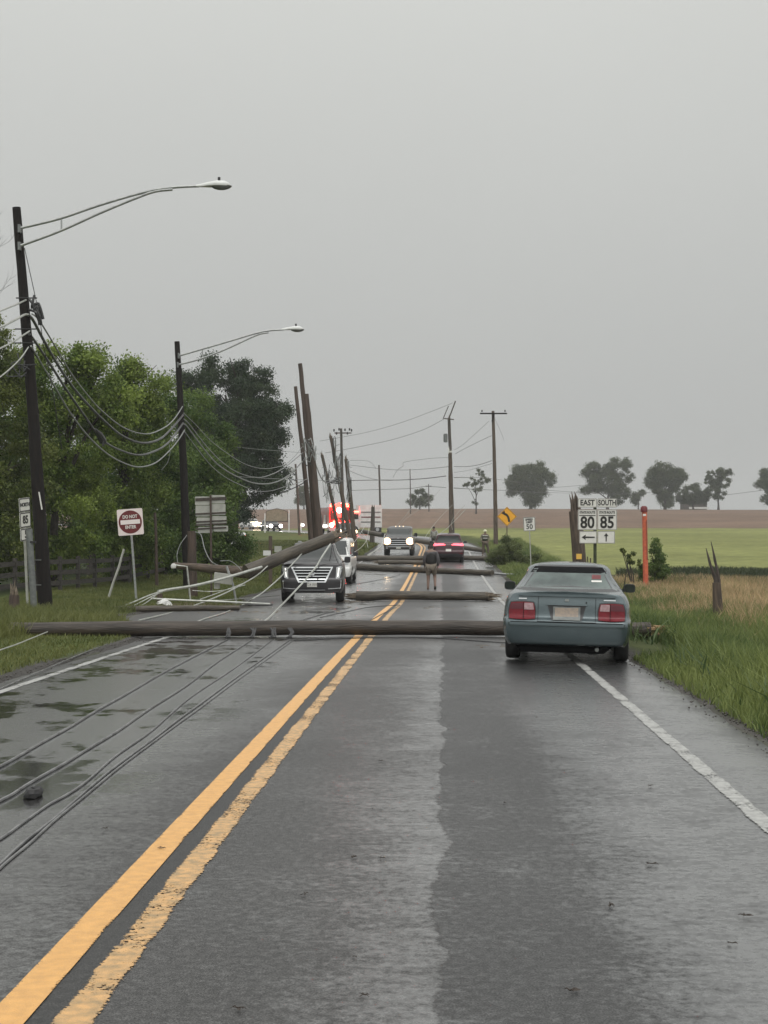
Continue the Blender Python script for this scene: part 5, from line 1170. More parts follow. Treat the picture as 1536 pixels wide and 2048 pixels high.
def curve_sign():
    Y = 92; base = gp(1014, Y, -.1); c = P(1014, 1033, Y); h = c.z-base.z; s = .61
    t = thing('curve_sign', 'yellow diamond warning sign with a left curving arrow', 'road sign', tuple(base))
    MB().bar((0, .03, 0), (0, .03, h), .06, .05).build('post', 'pole', t, local=True)
    d = [(0, s), (s, 0), (0, -s), (-s, 0)]
    p = MB().prism([(a, h+b) for a, b in d], -.006, .006).build('sign_panel', 'signyellow', t, local=True)
    ringm([(a*.95, h+b*.95) for a, b in d], [(a*.90, h+b*.90) for a, b in d], -.010, -.005).build('border', 'signblack', p, local=True)
    arc = []; 
    for q in range(9):
        a = math.radians(0+q*11); arc.append((.10-.30*(1-math.cos(a)) + .03, -.34+.50*math.sin(a)))
    mb = MB(); n = len(arc)
    for i, (x, z) in enumerate(arc):
        x2, z2 = arc[min(i+1, n-1)]; x1, z1 = arc[max(i-1, 0)]; dx, dz = x2-x1, z2-z1; L = math.hypot(dx, dz); nx, nz = -dz/L*.065, dx/L*.065
        for y in (-.012, -.006): mb.v += [(x+nx, y, h+z+nz), (x-nx, y, h+z-nz)]
    for i in range(n-1):
        b = i*4; mb.face([b, b+1, b+5, b+4]); mb.face([b+2, b+6, b+7, b+3]); mb.face([b, b+4, b+6, b+2]); mb.face([b+1, b+3, b+7, b+5])
    mb.prism([(-.13-.22, h+.20), (-.13-.02, h+.36), (-.13+.04, h+.05)], -.012, -.006)
    mb.build('arrow', 'signblack', p, local=True)
def dne_sign():
    Y = 44; base = gp(273, Y, -.1); c = P(260, 1044, Y); h = (c-base).length; ang = math.atan2(c.x-base.x, c.z-base.z)
    t = thing('do_not_enter_sign', 'white square sign with a red disc reading do not enter on a leaning post', 'road sign', tuple(base), rot=(0, ang*.95, 0))
    MB().bar((0, .03, 0), (0, .03, h+.3), .06, .04).build('post', 'galv', t, local=True)
    p = MB().prism(rrect(.76, .78, .04, 4, 0, h), -.006, .006).build('sign_panel', mat('sign white pink', (.80, .70, .68), (.74, .64, .62), scale=5, rough=.45), t, local=True)
    disc = [(math.cos(2*math.pi*i/48)*.345, h+math.sin(2*math.pi*i/48)*.345) for i in range(48)]
    d = MB().prism(disc, -.010, -.005).build('red_disc', 'signred', p, local=True)
    MB().box((0, -.012, h), (.58, .006, .13)).build('bar', mat('bar white', (.80, .72, .70), rough=.45), d, local=True)
    text_mesh('DO NOT', .135, 'signwhite', d, (0, -.013, h+.155), sx=.80, bold=.004); text_mesh('ENTER', .135, 'signwhite', d, (0, -.013, h-.155), sx=.80, bold=.004)
def sign_backs():
    Y = 51; base = gp(425, Y, -.1); k = Y/F
    t = thing('sign_back', 'bare metal back of a two column route sign cluster in front of the hedgerow', 'road sign', tuple(base))
    P_ = lambda px, py: ((px-768)*k-base.x, CAMZ-(py-HY)*k-base.z)
    x, z = P_(422, 990); MB().bar((x+.02, -.03, 0), (x-.01, -.03, z), .10, .06).build('post', 'pole_brown', t, local=True)
    rows = [(993, 1007, 390, 451), (1010, 1025, 391, 453), (1030, 1042, 392, 453), (1045, 1053, 394, 454), (1057, 1063, 396, 455)]
    rows = [(991, 1008, 390), (1009, 1031, 391), (1033, 1050, 393), (1052, 1064, 396)]
    for (y0, y1, x0) in rows:
        for j in range(2):
            a = x0+j*31; ax, az = P_(a, y0+2-j*3); bx, bz = P_(a+29, y1+2-j*3)
            MB().prism(rrect(bx-ax, az-bz, .03, 3, (ax+bx)/2, (az+bz)/2), 0, .01).build('sign_panel', 'signback', t, local=True)
    for yy in (998, 1001, 1028, 1044, 1050, 1058):
        ax, az = P_(391, yy); bx, bz = P_(453, yy-3); MB().bar((ax, -.012, az), (bx, -.012, bz), .03, .05).build('rail', 'splint_dark', t, local=True)
def edge_sign():
    Y = 41; base = gp(58, Y, -.1); k = Y/F; c = P(43, 1040, Y); ang = math.atan2(c.x-base.x, c.z-base.z); h = (c-base).length
    t = thing('edge_on_sign', 'stack of narrow white sign plates seen almost edge on left of the lamp pole', 'road sign', tuple(base), rot=(0, ang, 1.30))
    MB().bar((0, .04, 0), (0, .04, h+.6), .06, .05).build('post', 'signback', t, local=True)
    for (z, hh) in ((.42, .40), (.0, .44), (-.40, .36)):
        p = MB().prism(rrect(.6, hh-.02, .03, 3, 0, h+z), -.006, .006).build('sign_panel', 'signwhite', t, local=True)
        ringm(rrect(.585, hh-.035, .03, 3, 0, h+z), rrect(.52, hh-.09, .02, 3, 0, h+z), -.010, -.005).build('border', 'signblack', p, local=True)
        if z < .3: text_mesh('85' if z > -.1 else '5', .30, 'signblack', p, (0, -.010, h+z), bold=.01)
        else: text_mesh('NORTH', .14, 'signblack', p, (0, -.010, h+z), bold=.006)
def arched_sign():
    Y = 168; base = gp(554, Y, -.1); k = Y/F
    t = thing('arched_sign_board', 'tan arched top sign board between two white posts in front of headlights', 'sign board', tuple(base))
    P_ = lambda px, py: ((px-768)*k-base.x, CAMZ-(py-HY)*k-base.z)
    for (px, top) in ((530, 1027), (578, 1020)):
        x, z = P_(px, top); MB().bar((x, 0, 0), (x, 0, z), .14, .12).build('post', 'white', t, local=True)
    pl = [P_(*q) for q in ((532, 1042), (575, 1042), (575, 1024), (566, 1020), (554, 1017.5), (542, 1020), (533, 1023))]
    b = MB().prism(pl[::-1], -.04, .04).build('board', 'signboard', t, local=True)
    n = len(pl); cx = sum(p[0] for p in pl)/n; cz = sum(p[1] for p in pl)/n
    ringm([(cx+(p[0]-cx)*1.05, cz+(p[1]-cz)*1.1) for p in pl], pl, -.06, .06).build('frame', 'splint_dark', b, local=True)
for f in (route_sign, speed_sign, curve_sign, dne_sign, sign_backs, edge_sign, arched_sign): f()

# fence
def fence():
    pts = [P(-60, 1190, 47), P(30, 1190, 50), P(120, 1190, 52), P(190, 1190, 56), P(260, 1190, 61), P(330, 1190, 67), P(385, 1190, 72)]
    t = thing('rail_fence', 'dark wooden three rail fence in front of the hedgerow', 'fence', (pts[0].x, pts[0].y, gz1(pts[0].x, pts[0].y)))
    path = smoothpath(pts, 2)
    for i, p in enumerate(path):
        z = gz1(p.x, p.y); MB().box((p.x, p.y, z+.58), (.13, .13, 1.25)).build('post', 'fence', t)
    for i in range(len(path)-1):
        a, b = path[i], path[i+1]; za, zb = gz1(a.x, a.y), gz1(b.x, b.y)
        for h in (.28, .65, 1.02): MB().bar(Vector((a.x, a.y-.08, za+h)), Vector((b.x, b.y-.08, zb+h)), .04, .16).build('rail', 'fence', t)
fence()
# small roadside things on the left
t = thing('mailbox_post', 'dark post with a small white box and a grey panel above the fallen pole', 'mailbox', tuple(gp(541, 60, -.1)))
MB().bar(gp(541, 60, -.1), P(541, 1072, 60), .14, .12).build('post', 'pole', t)
MB().box(P(534, 1106, 59.9), (.30, .14, .20)).build('box', 'white', t)
MB().box(P(556, 1098, 60), (.28, .12, .24)).build('panel', 'signback', t); MB().bar(P(541, 1100, 60), P(556, 1099, 60.1), .04, .04).build('arm', 'pole', t)
t = thing('utility_box', 'pale grey utility box dangling on a bent pipe beside the fallen cables', 'utility box', tuple(gp(470, 44, -.05)))
MB().box(P(447, 1157, 44), (.55, .25, .30), Matrix.Rotation(.12, 3, 'Y')).box(P(434, 1170, 44.1), (.16, .2, .22)).build('case', 'signback', t)
MB().tube([gp(474, 44, -.05), P(466, 1170, 44), P(453, 1132, 44)], .035, 7).build('pipe', 'galv', t)
t = thing('white_post', 'thin white post with a short arm and insulator in front of the square stump', 'post', tuple(gp(382, 46, -.1)))
MB().tube([gp(382, 46, -.1), P(374, 1133, 46), P(349, 1130, 46)], .028, 6).build('bar', 'cable_pale', t)
MB().lathe([(0, -.08), (.08, -.05), (.09, .03), (.05, .09), (0, .1)], P(347, 1133, 46), 'z', 10).build('knob', 'insul', t, smooth=True)  # white insulator at the end of the arm
t = thing('white_bag', 'crumpled white plastic scrap lying on the verge beside the fallen pipes', 'litter', tuple(gp(328, 41, 0)))
rs_ = random.Random(8); mb = MB(); c = gp(328, 41, .07); mb.lathe([(.02, -.07), (.2, -.05), (.16, .03), (.06, .09), (0, .1)], c, 'z', 11); mb.v = [(v[0]+rs_.uniform(-.06, .06), v[1]+rs_.uniform(-.04, .04), v[2]+rs_.uniform(-.03, .04)) for v in mb.v]; mb.build('scrap', 'white', t)
t = thing('low_stump', 'small dark stump beside the white plastic scrap', 'stump', tuple(gp(319, 41.5, -.1))); MB().tube([gp(319, 41.5, -.1), P(320, 1187, 41.5)], [.09, .07], 8, jit=.4).build('stump', 'pole', t)
t = thing('bollard_lamp', 'short white post carrying a lit round lamp far behind the leaning poles', 'lamp', tuple(gp(602, 175, -.1)))
MB().bar(gp(602, 175, -.1), P(602, 1046, 175), .12, .1).build('post', 'white', t); MB().lathe([(0, -.14), (.12, -.1), (.15, 0), (.12, .1), (0, .14)], P(606, 1050, 174.8), 'z', 12).build('lamp', 'lamp_white', t, smooth=True)
t = thing('rubber_mat', 'flat black rubber scrap lying on the road at the end of the verge pole', 'debris', tuple(gp(462, 38, 0)))
mb = MB(); c = Vector(gp(465, 38.3, .03)); pr = []
for j in range(14): a = 2*math.pi*j/14; pr.append(c+Vector((math.cos(a)*.30*(1+.3*math.sin(3*a)), math.sin(a)*.32, .02*math.sin(5*a))))
mb.v = [tuple(p) for p in pr]+[tuple(p+Vector((0, 0, .04))) for p in pr]; mb.face(list(range(14))[::-1]); mb.face(list(range(14, 28)))
for j in range(14): mb.face([j, (j+1) % 14, 14+(j+1) % 14, 14+j])
mb.build('scrap', 'black', t)
t = thing('tire_scrap', 'small black rubber chunk lying beside the road cables in the left lane', 'debris', tuple(G(67, 1596)))
c = G(67, 1596, .0); rr_ = random.Random(6); mb = MB(); mb.lathe([(.0, .0), (.055, .004), (.06, .03), (.045, .055), (.02, .06), (0, .055)], c, 'z', 12); mb.v = [(v[0]+rr_.uniform(-.012, .012), c.y+(v[1]-c.y)*1.7+rr_.uniform(-.015, .015), v[2]+rr_.uniform(-.004, .008)) for v in mb.v]; mb.build('scrap', 'black', t)
t = thing('farm_house', 'low grey farm house with a pitched roof among the ridge trees', 'house', tuple(gp(1387, 455, -.2)))
b_ = gp(1387, 455, 0); MB().box(b_+Vector((0, 0, 1.3)), (7, 6, 2.8)).build('wall', 'pole_far', t)
MB().prism([(b_.x-4.2, b_.z+2.6), (b_.x+4.2, b_.z+2.6), (b_.x+3, b_.z+4.6), (b_.x-3, b_.z+4.6)], b_.y-3.6, b_.y+3.6).build('roof', 'soilroof', t)
MB().box(b_+Vector((1, -3.05, .4)), (6, .1, .6)).build('white_trim', 'white', t)
# ---------------------------------------------------------------- cables
M['cable_mix'] = mat('dark and grey cable', (.10, .105, .10), (.05, .05, .05), scale=3, rough=.4, metal=.2)
def cable(label, pts, r=.02, m='cable', k=6, name='power_cable', group=None):
    w = [p if isinstance(p, Vector) else P(*p) for p in pts]; sp = smoothpath(w, k)
    mb = MB(); mb.tube(sp, r, 6)
    o = mb.build(name, m, smooth=True); tag(o, label, 'cable', group); return o
def yl(pts, Ya, Yb):
    n = len(pts)-1; return [(p[0], p[1], Ya+(Yb-Ya)*i/n) for i, p in enumerate(pts)]
a, b = Y1-.3, Y2-.3
GA = 'slack cables hung between the two lamp poles'
cable('topmost slack cable between the two lamp poles', yl([(64, 628), (78, 640), (110, 692), (143, 748), (175, 790), (202, 820), (247, 855), (293, 868), (329, 855), (349, 837), (365, 813)], a, b), .022, 'cable', group=GA)
cable('thick second slack cable between the two lamp poles', yl([(55, 629), (66, 640), (85, 676), (107, 715), (130, 752), (156, 787), (202, 836), (245, 872), (286, 886), (320, 878), (345, 855), (366, 830)], a, b), .042, 'cable_mix', group=GA)
cable('third slack cable between the two lamp poles, passing the dark splice', yl([(58, 668), (68, 680), (100, 728), (130, 775), (165, 826), (205, 880), (245, 902), (281, 910), (315, 900), (338, 884), (355, 862), (366, 846)], a, b), .036, 'cable_mix', group=GA)
cable('lowest slack cable between the two lamp poles', yl([(62, 692), (100, 757), (140, 825), (177, 873), (215, 908), (250, 927), (280, 934), (312, 925), (340, 900), (358, 878), (369, 860)], a, b), .024, 'cable', group=GA)
cable('short frayed cable end dangling under the lowest slack cable', yl([(338, 888), (340, 905), (335, 925), (323, 940)], 52, 52), .010, 'cable')
t = thing('cable_splice', 'dark rubber splice on the third slack cable', 'cable splice', tuple(P(203, 878, 46)))
MB().tube([P(190, 858, 45.6), P(198, 868, 45.8), P(206, 882, 46), P(210, 888, 46)], [.03, .09, .11, .05], 8, jit=.3).tube([P(208, 880, 45.9), P(206, 892, 45.9)], .035, 6).build('splice', 'cable_dark', t)
cable('thin dark guy wire running down from the nearest lamp arm', yl([(49, 496), (60, 545), (72, 600), (80, 640), (87, 690), (98, 740), (108, 800), (116, 850), (124, 900)], Y1-.2, Y1+1.5), .010, 'cable_dark')
GE = 'cables leaving the nearest lamp pole to the left'
cable('topmost pale cable leaving the nearest lamp pole to the left', yl([(52, 600), (35, 608), (15, 616), (-30, 634)], Y1-.3, 34), .022, 'cable_pale', group=GE)
cable('second pale cable leaving the nearest lamp pole to the left, a twin strand', yl([(56, 629), (48, 630), (30, 640), (0, 655), (-40, 672)], Y1-.3, 34), .028, 'cable_pale', group=GE)
cable('third pale cable leaving the nearest lamp pole to the left', yl([(59, 662), (50, 668), (25, 684), (0, 697), (-40, 715)], Y1-.3, 34), .022, 'cable_pale', group=GE)
cable('lowest pale cable leaving the nearest lamp pole to the left below the green knot', yl([(57, 694), (40, 718), (15, 742), (-15, 765), (-40, 778)], Y1-.3, 34), .016, 'cable_pale', group=GE)
a, b = Y2-.3, 73.5
GB = 'slack cables between the second lamp pole and the leaning poles'
cable('topmost slack cable from the second lamp pole to the leaning poles', yl([(367, 826), (392, 850), (420, 880), (455, 907), (490, 928), (523, 937), (550, 935), (572, 928), (590, 912), (605, 893)], a, b), .015, 'cable', group=GB)
cable('second slack cable from the second lamp pole to the leaning poles', yl([(368, 838), (380, 850), (405, 883), (434, 915), (460, 936), (486, 949), (517, 955), (545, 948), (572, 933), (606, 905)], a, b), .022, 'cable', group=GB)
cable('third and thickest slack cable from the second lamp pole to the leaning poles', yl([(368, 848), (374, 853), (400, 888), (429, 923), (455, 943), (476, 954), (500, 964), (525, 968), (545, 966), (564, 959), (585, 944), (612, 915)], a, b), .030, 'cable', group=GB)
cable('lowest slack cable from the second lamp pole to the leaning poles', yl([(369, 863), (395, 898), (424, 933), (455, 957), (486, 972), (505, 980), (523, 983), (545, 981), (565, 975), (590, 968), (614, 958)], a, b), .017, 'cable', group=GB)
cable('faint straight wire crossing the maple towards the leaning poles', yl([(440, 890), (500, 897), (560, 902), (640, 908)], 95, 108), .014, 'cable')
cable('faint lower straight wire crossing the maple towards the red beacons', yl([(470, 953), (540, 957), (620, 960), (690, 962)], 95, 110), .018, 'cable')
# tangles round the leaning poles
def tangle(label, c, Y, n, rx, rz, seed, r=.022, m='cable', mat2='cable_dark'):
    rnd = random.Random(seed); t = thing('cable_tangle', label, 'cable tangle', tuple(P(c[0], c[1], Y)))
    for i in range(n):
        q = []; x0 = rnd.uniform(-rx, rx); z0 = rnd.uniform(-rz, rz)
        for j in range(5): q.append(P(c[0]+x0*(1-j/4)+rnd.uniform(-rx, rx)*.8*j/4, c[1]+z0+rnd.uniform(-rz, rz)*.7, Y+rnd.uniform(-.4, .1)))
        MB().tube(smoothpath(q, 4), r, 5).build('strand', m if i % 3 else mat2, t, smooth=True)
tangle('grey cable tangle wrapped round the tight pair of brown leaning poles', (617, 905), 71.6, 9, 17, 24, 1)
tangle('pale hardware and wire ends hanging left of the brown leaning poles', (580, 945), 73, 6, 14, 14, 2, .02, 'cable_pale')
tangle('hanging wire loops on the short dark leaning pole', (656, 945), 117, 7, 14, 40, 3, .022)
tangle('hanging wire loops between the dark leaning poles above the beacons', (672, 935), 111, 8, 12, 46, 4, .024)
tangle('wires wound down the broken topped dark pole', (699, 960), 94.6, 7, 8, 34, 5, .018)
tangle('drooping cable bundle below the dark leaning poles', (668, 962), 109, 5, 28, 5, 6, .03, 'cable_dark')
cable('dark cable sagging from the brown leaning poles to the short dark pole', yl([(624, 905), (632, 930), (642, 955), (652, 965), (662, 963), (672, 955)], 71.5, 110), .03, 'cable_dark')
cable('dark hanging branch of cable left of the thin dark utility pole', yl([(614, 962), (590, 975), (572, 982), (560, 985), (556, 975), (560, 965)], 73, 73), .026, 'cable_dark')
# far wires on the sky
def wire(label, pts, Ya, Yb, r=.016): cable(label, yl(pts, Ya, Yb), r, 'wire_far', 5, 'overhead_wire', 'overhead wires far down the road')
M['wire_far'] = mat('thin overhead wire', (.09, .09, .09), (.13, .13, .13), rough=.6)
wire('highest overhead wire running left from the snapped crossarm', [(905, 806), (860, 824), (800, 846), (740, 863), (680, 875), (640, 882)], 121, 134)
wire('second overhead wire running left from the broken pole top', [(888, 838), (850, 858), (800, 875), (760, 885), (700, 897), (650, 906)], 121, 134, .018)
wire('overhead wire from the crossarm pole down to the stout strapped pole', [(986, 870), (960, 882), (930, 897), (910, 908)], 112, 116)
wire('faint steep overhead wire from the crossarm pole down to the strapped pole', [(978, 842), (950, 868), (925, 890), (908, 900)], 112, 116, .011)
wire('short steep guy wire right of the crossarm pole top', [(990, 838), (1000, 860), (1008, 880)], 112, 112, .010)
wire('upper slack wire between the strapped pole and the crossarm pole', [(908, 933), (935, 933), (960, 929), (984, 921)], 116, 112, .02)
wire('middle faint wire between the strapped pole and the crossarm pole', [(908, 945), (935, 941), (960, 934), (984, 927)], 116, 112, .011)
wire('upper long wire running left from the strapped pole', [(900, 915), (860, 917), (810, 924), (806, 932), (795, 940), (786, 955)], 116, 130, .014)
wire('second long wire running left from the strapped pole over the thin far pole', [(900, 933), (850, 938), (800, 940), (758, 937), (700, 930), (690, 929)], 116, 140, .018)
wire('thick dark long wire at mid height left of the strapped pole', [(892, 952), (850, 957), (800, 960), (760, 960), (700, 961)], 116, 140, .032)
wire('low long wire reaching from the leaning poles to the strapped pole', [(892, 975), (850, 973), (820, 977), (758, 979), (700, 981)], 118, 140, .020)
wire('wire sloping down from the leaning poles to the thin far pole', [(700, 942), (725, 952), (757, 960), (785, 961)], 95, 150, .016)
wire('faint wire between the leaning poles and the thin far pole top', [(700, 921), (735, 922), (747, 930), (752, 938)], 95, 150, .012)
wire('long low wire from the strapped pole to the first ridge tree', [(908, 955), (940, 955), (980, 957), (1040, 965)], 116, 300, .03)
wire('lower long wire from the strapped pole passing the crossarm pole', [(908, 976), (960, 979), (1010, 981), (1060, 984), (1170, 987)], 116, 330, .03)
wire('faint wire between the ridge trees right of the crossarm pole', [(1040, 972), (1100, 975), (1170, 970)], 350, 350, .04)
wire('low wire crossing between the ridge trees above the marker post', [(1090, 980), (1160, 985), (1240, 988), (1300, 985)], 350, 350, .05)
wire('low wire between the two rightmost ridge trees', [(1450, 990), (1490, 985), (1545, 978)], 350, 350, .05)
# pale downed wires near the far vehicles
GD = 'pale downed wires slanting to the ground'
def dw(label, pts, Ya, Yb, r=.014, m='cable_pale'): cable(label, yl(pts, Ya, Yb), r, m, 5, 'downed_wire', GD)
dw('pale downed wire slanting from the strapped pole towards the pickup', [(932, 1018), (905, 1046), (890, 1060), (868, 1075)], 112, 112, .022)
dw('second pale downed wire beside the strapped pole base', [(905, 1060), (903, 1045), (912, 1030), (930, 1010)], 111, 111, .016)
dw('long faint downed wire left of the strapped pole', [(905, 1010), (880, 1035), (860, 1060), (850, 1075)], 113, 108, .012)
dw('faint downed wire above the pickup, left one', [(838, 990), (820, 1020), (800, 1045), (790, 1055)], 116, 116, .016)
dw('faint downed wire above the pickup, right one', [(880, 980), (850, 1010), (815, 1035), (800, 1050)], 116, 116, .012)
dw('steep downed wire left of the pickup, longest', [(732, 1048), (722, 1065), (712, 1080), (703, 1090)], 95, 90)
dw('steep downed wire left of the pickup, crossing the longest one', [(738, 1055), (733, 1080), (722, 1095), (707, 1105)], 95, 88)
dw('downed wire left of the pickup bowing to the right', [(722, 1062), (731, 1075), (736, 1095)], 95, 90)
dw('thick pale downed cable on the grass beside the pickup front', [(770, 1068), (762, 1092), (748, 1103), (735, 1110)], 95, 90, .03)
# wires draped over the dark SUV and down to the road
GS = 'cables draped over the dark SUV'
def gxy(px, py, l=.02): return G(px, py, l)
cable('cable draped from the broken pole tip over the SUV hood and down to the road', [P(661, 1088, 46.4), P(645, 1112, 45.95), P(632, 1134, 45.75), P(617, 1152, 45.6), P(606, 1165, 45.2), P(580, 1193, 44.2), gxy(559, 1216), gxy(540, 1236), gxy(523, 1250), gxy(505, 1268)], .028, 'cable_pale', group=GS)
cable('second cable from the broken pole across the SUV headlight down to the left', [P(603, 1108, 46.1), P(585, 1128, 45.7), P(571, 1142, 45.6), P(560, 1155, 45.2), P(528, 1183, 44.0), P(505, 1198, 43), gxy(484, 1212), gxy(447, 1228), gxy(408, 1240), gxy(380, 1252)], .020, 'cable_pale', group=GS)
cable('long cable from the fallen pole sweeping low to the left across the side road', [P(535, 1132, 45.4), P(515, 1150, 45), P(485, 1168, 44), P(447, 1188, 42.6), P(400, 1207, 41), P(355, 1222, 39), gxy(320, 1233), gxy(278, 1243)], .020, 'cable_pale', group=GS)
cable('short thin cable hanging at the right windshield pillar of the SUV', [P(664, 1090, 46.6), P(662, 1108, 46.5), P(659, 1122, 46.5)], .012, 'cable_dark', group=GS)
cable('second thin cable spreading at the right windshield pillar of the SUV', [P(665, 1090, 46.6), P(670, 1110, 46.5), P(676, 1126, 46.5)], .012, 'cable_dark', group=GS)
GP = 'pale pipes and cables fallen on the left verge'
def pp(label, pts, r, m='cable_pale'): cable(label, pts, r, m, 5, 'fallen_pipe', GP)
pp('thick pale pipe slanting up from the left verge to the broken pole', [P(316, 1183, 41), P(345, 1178, 41.5), P(390, 1171, 42.5), P(450, 1156, 43.5), P(523, 1134, 45)], .045)
pp('pale pipe lying low from the verge to the road', [P(302, 1197, 41), P(380, 1201, 41), P(440, 1203, 41), P(540, 1208, 41.5)], .030)
pp('pale wire from the pipe bend down to the left grass, upper one', [P(330, 1181, 41), P(300, 1190, 40.5), P(262, 1206, 39), P(224, 1220, 37.2)], .020)
pp('pale wire from the pipe bend down to the left grass, lower one', [P(325, 1184, 41), P(305, 1192, 40.5), P(265, 1212, 39), P(222, 1224, 37)], .016)
pp('pale wire from the pipe bend, lowest of the three', [P(316, 1186, 41), P(300, 1200, 40.5), P(268, 1219, 39), P(224, 1233, 36.5)], .016)
pp('thin pale wire hanging between the broken pole and the grey utility box', [P(535, 1133, 45.2), P(500, 1160, 44.5), P(460, 1177, 43.5), P(400, 1199, 42)], .014)
pp('thin pale wire looping low under the grey utility box', [P(385, 1181, 43), P(420, 1183, 43), P(450, 1180, 43.2), P(490, 1170, 44)], .012)
pp('thin pale wire lying over the side road towards the SUV wheel', [P(400, 1201, 42), P(450, 1200, 43), P(505, 1195, 46), P(560, 1191, 50)], .014)
pp('black cable lying from the rubber scrap to the SUV wheel', [gxy(463, 1217), gxy(490, 1212), gxy(520, 1212), gxy(545, 1211)], .02, 'cable_dark')
cable('looping service wire from the square stump down to the fallen pole', [P(390, 1064, 50), P(402, 1070, 49.8), P(410, 1100, 49), P(425, 1125, 48), P(455, 1135, 47), P(480, 1140, 46), P(500, 1142, 45.2)], .016, 'cable')
cable('thin wire hanging left of the square stump', [P(374, 1070, 50), P(360, 1090, 49.5), P(354, 1110, 49), P(356, 1128, 48)], .010, 'cable')
cable('thin arched wire above the fallen pole end', [P(440, 1122, 46), P(460, 1122, 46), P(475, 1132, 45.6), P(482, 1140, 45.2)], .010, 'cable')
# cables on the wet road in the left lane
GR = 'cables lying along the left lane'
def rc(label, pts, r, m='road_cable'):
    q = []; r *= .62
    for (px, py) in pts: q.append(G(px, py, r*.95))
    sp = smoothpath(q, 8); sp = [Vector((p.x+.003*math.sin(i*.5+len(label)), p.y, gz(p.y)+r*.95)) for i, p in enumerate(sp)]
    mb = MB(); mb.tube(sp, r, 7); o = mb.build('road_cable', m, smooth=True); tag(o, label, 'cable', GR)
M['road_cable'] = mat('wet dark cable', (.10, .10, .10), (.20, .20, .20), scale=5, rough=.25, metal=.2)
M['cable_mix'] = mat('dark and grey cable', (.10, .105, .10), (.05, .05, .05), scale=3, rough=.4, metal=.2)
rc('cable lying along the white left edge line', [(-60, 1415), (0, 1380), (80, 1345), (150, 1315), (215, 1290), (270, 1274)], .016)
rc('leftmost cable across the left lane, meeting the long pole', [(-60, 1568), (0, 1536), (60, 1503), (130, 1463), (200, 1420), (265, 1383), (350, 1335), (455, 1281)], .020)
rc('second cable across the left lane, passing the black rubber chunk', [(-60, 1645), (0, 1607), (30, 1590), (55, 1572), (100, 1547), (160, 1512), (230, 1468), (300, 1420), (380, 1368), (440, 1322), (505, 1281)], .019)
rc('third cable across the left lane, thin and wavy', [(-60, 1720), (0, 1683), (45, 1650), (90, 1617), (130, 1595), (180, 1560), (228, 1518), (290, 1475), (338, 1433), (390, 1390), (469, 1338), (545, 1281)], .015)
rc('innermost cable across the left lane, first strand of a twisted pair', [(-60, 1785), (0, 1735), (60, 1680), (120, 1632), (200, 1562), (280, 1500), (350, 1448), (420, 1395), (500, 1337), (580, 1281)], .016)
rc('innermost cable across the left lane, second strand of a twisted pair', [(-60, 1800), (0, 1744), (60, 1690), (125, 1634), (205, 1566), (285, 1503), (355, 1452), (425, 1399), (506, 1340), (588, 1281)], .014)
cable('thin pale cord lying in the grass at the left edge', [G(-10, 1325, .15), G(30, 1312, .16), G(60, 1297, .15), G(95, 1280, .14)], .010, 'cable_pale')
cable('thin black cable lying across the road under the long pole', [G(590, 1283, .015), G(700, 1278, .015), G(850, 1277, .015), G(1000, 1287, .015), G(1100, 1292, .015)], .010, 'cable_dark')
for i, (px, lab) in enumerate(((456, 'leftmost'), (506, 'second from left'), (546, 'third from left'), (582, 'rightmost'))):
    t = thing('cable_clamp', lab+' of four black cable clamps under the long fallen pole', 'cable clamp', tuple(G(px, 1277, .05)), 'cable clamps under the long pole')
    rnd = random.Random(i); mb = MB(); c = G(px, 1277, .05)
    for j in range(4): mb.tube([c+Vector((rnd.uniform(-.06, .06), -.1, -.03)), c+Vector((rnd.uniform(-.05, .05), 0, .05)), c+Vector((rnd.uniform(-.07, .07), .12, .12))], .018, 6)
    mb.build('clamp', 'cable_dark', t)
for i, (px, py, lab) in enumerate(((573, 1196, 'thin dark wire shadow line'),)): pass
for i, pts in enumerate(([(735, 1245), (770, 1226), (800, 1212)], [(640, 1236), (690, 1225), (740, 1215), (800, 1211)], [(600, 1243), (650, 1228), (700, 1216)], [(690, 1172), (760, 1160), (800, 1150)])):
    cable(('short wire on the road just left of the yellow lines', 'long thin wire on the road below the short pole piece', 'thin wire on the road right of the dark SUV front wheel', 'thin wire on the road beyond the short pole piece')[i], [G(q[0], q[1], .012) for q in pts], .010, 'cable_dark')

# ---------------------------------------------------------------- people
def skinned(name, verts, edges, radii, m, parent, root=0, sub=1):
    me = bpy.data.meshes.new(name); me.from_pydata([tuple(v) for v in verts], edges, [])
    o = bpy.data.objects.new(name, me); C.objects.link(o); md = o.modifiers.new('s', 'SKIN')
    if not me.skin_vertices: 
        bm = bmesh.new(); bm.from_mesh(me); bm.verts.layers.skin.verify(); bm.to_mesh(me); bm.free()
    for i, r in enumerate(radii):
        me.skin_vertices[0].data[i].radius = (r, r) if not hasattr(r, '__len__') else r
        me.skin_vertices[0].data[i].use_root = (i == root)
    md.use_smooth_shade = True; md.branch_smoothing = .4
    s = o.modifiers.new('b', 'SUBSURF'); s.levels = sub
    bpy.context.view_layer.update()
    me2 = bpy.data.meshes.new_from_object(o.evaluated_get(bpy.context.evaluated_depsgraph_get()))
    bpy.data.objects.remove(o); me2.name = name; me2.materials.clear(); me2.materials.append(m if not isinstance(m, str) else M[m])
    o = bpy.data.objects.new(name, me2); C.objects.link(o); o.parent = parent; return o
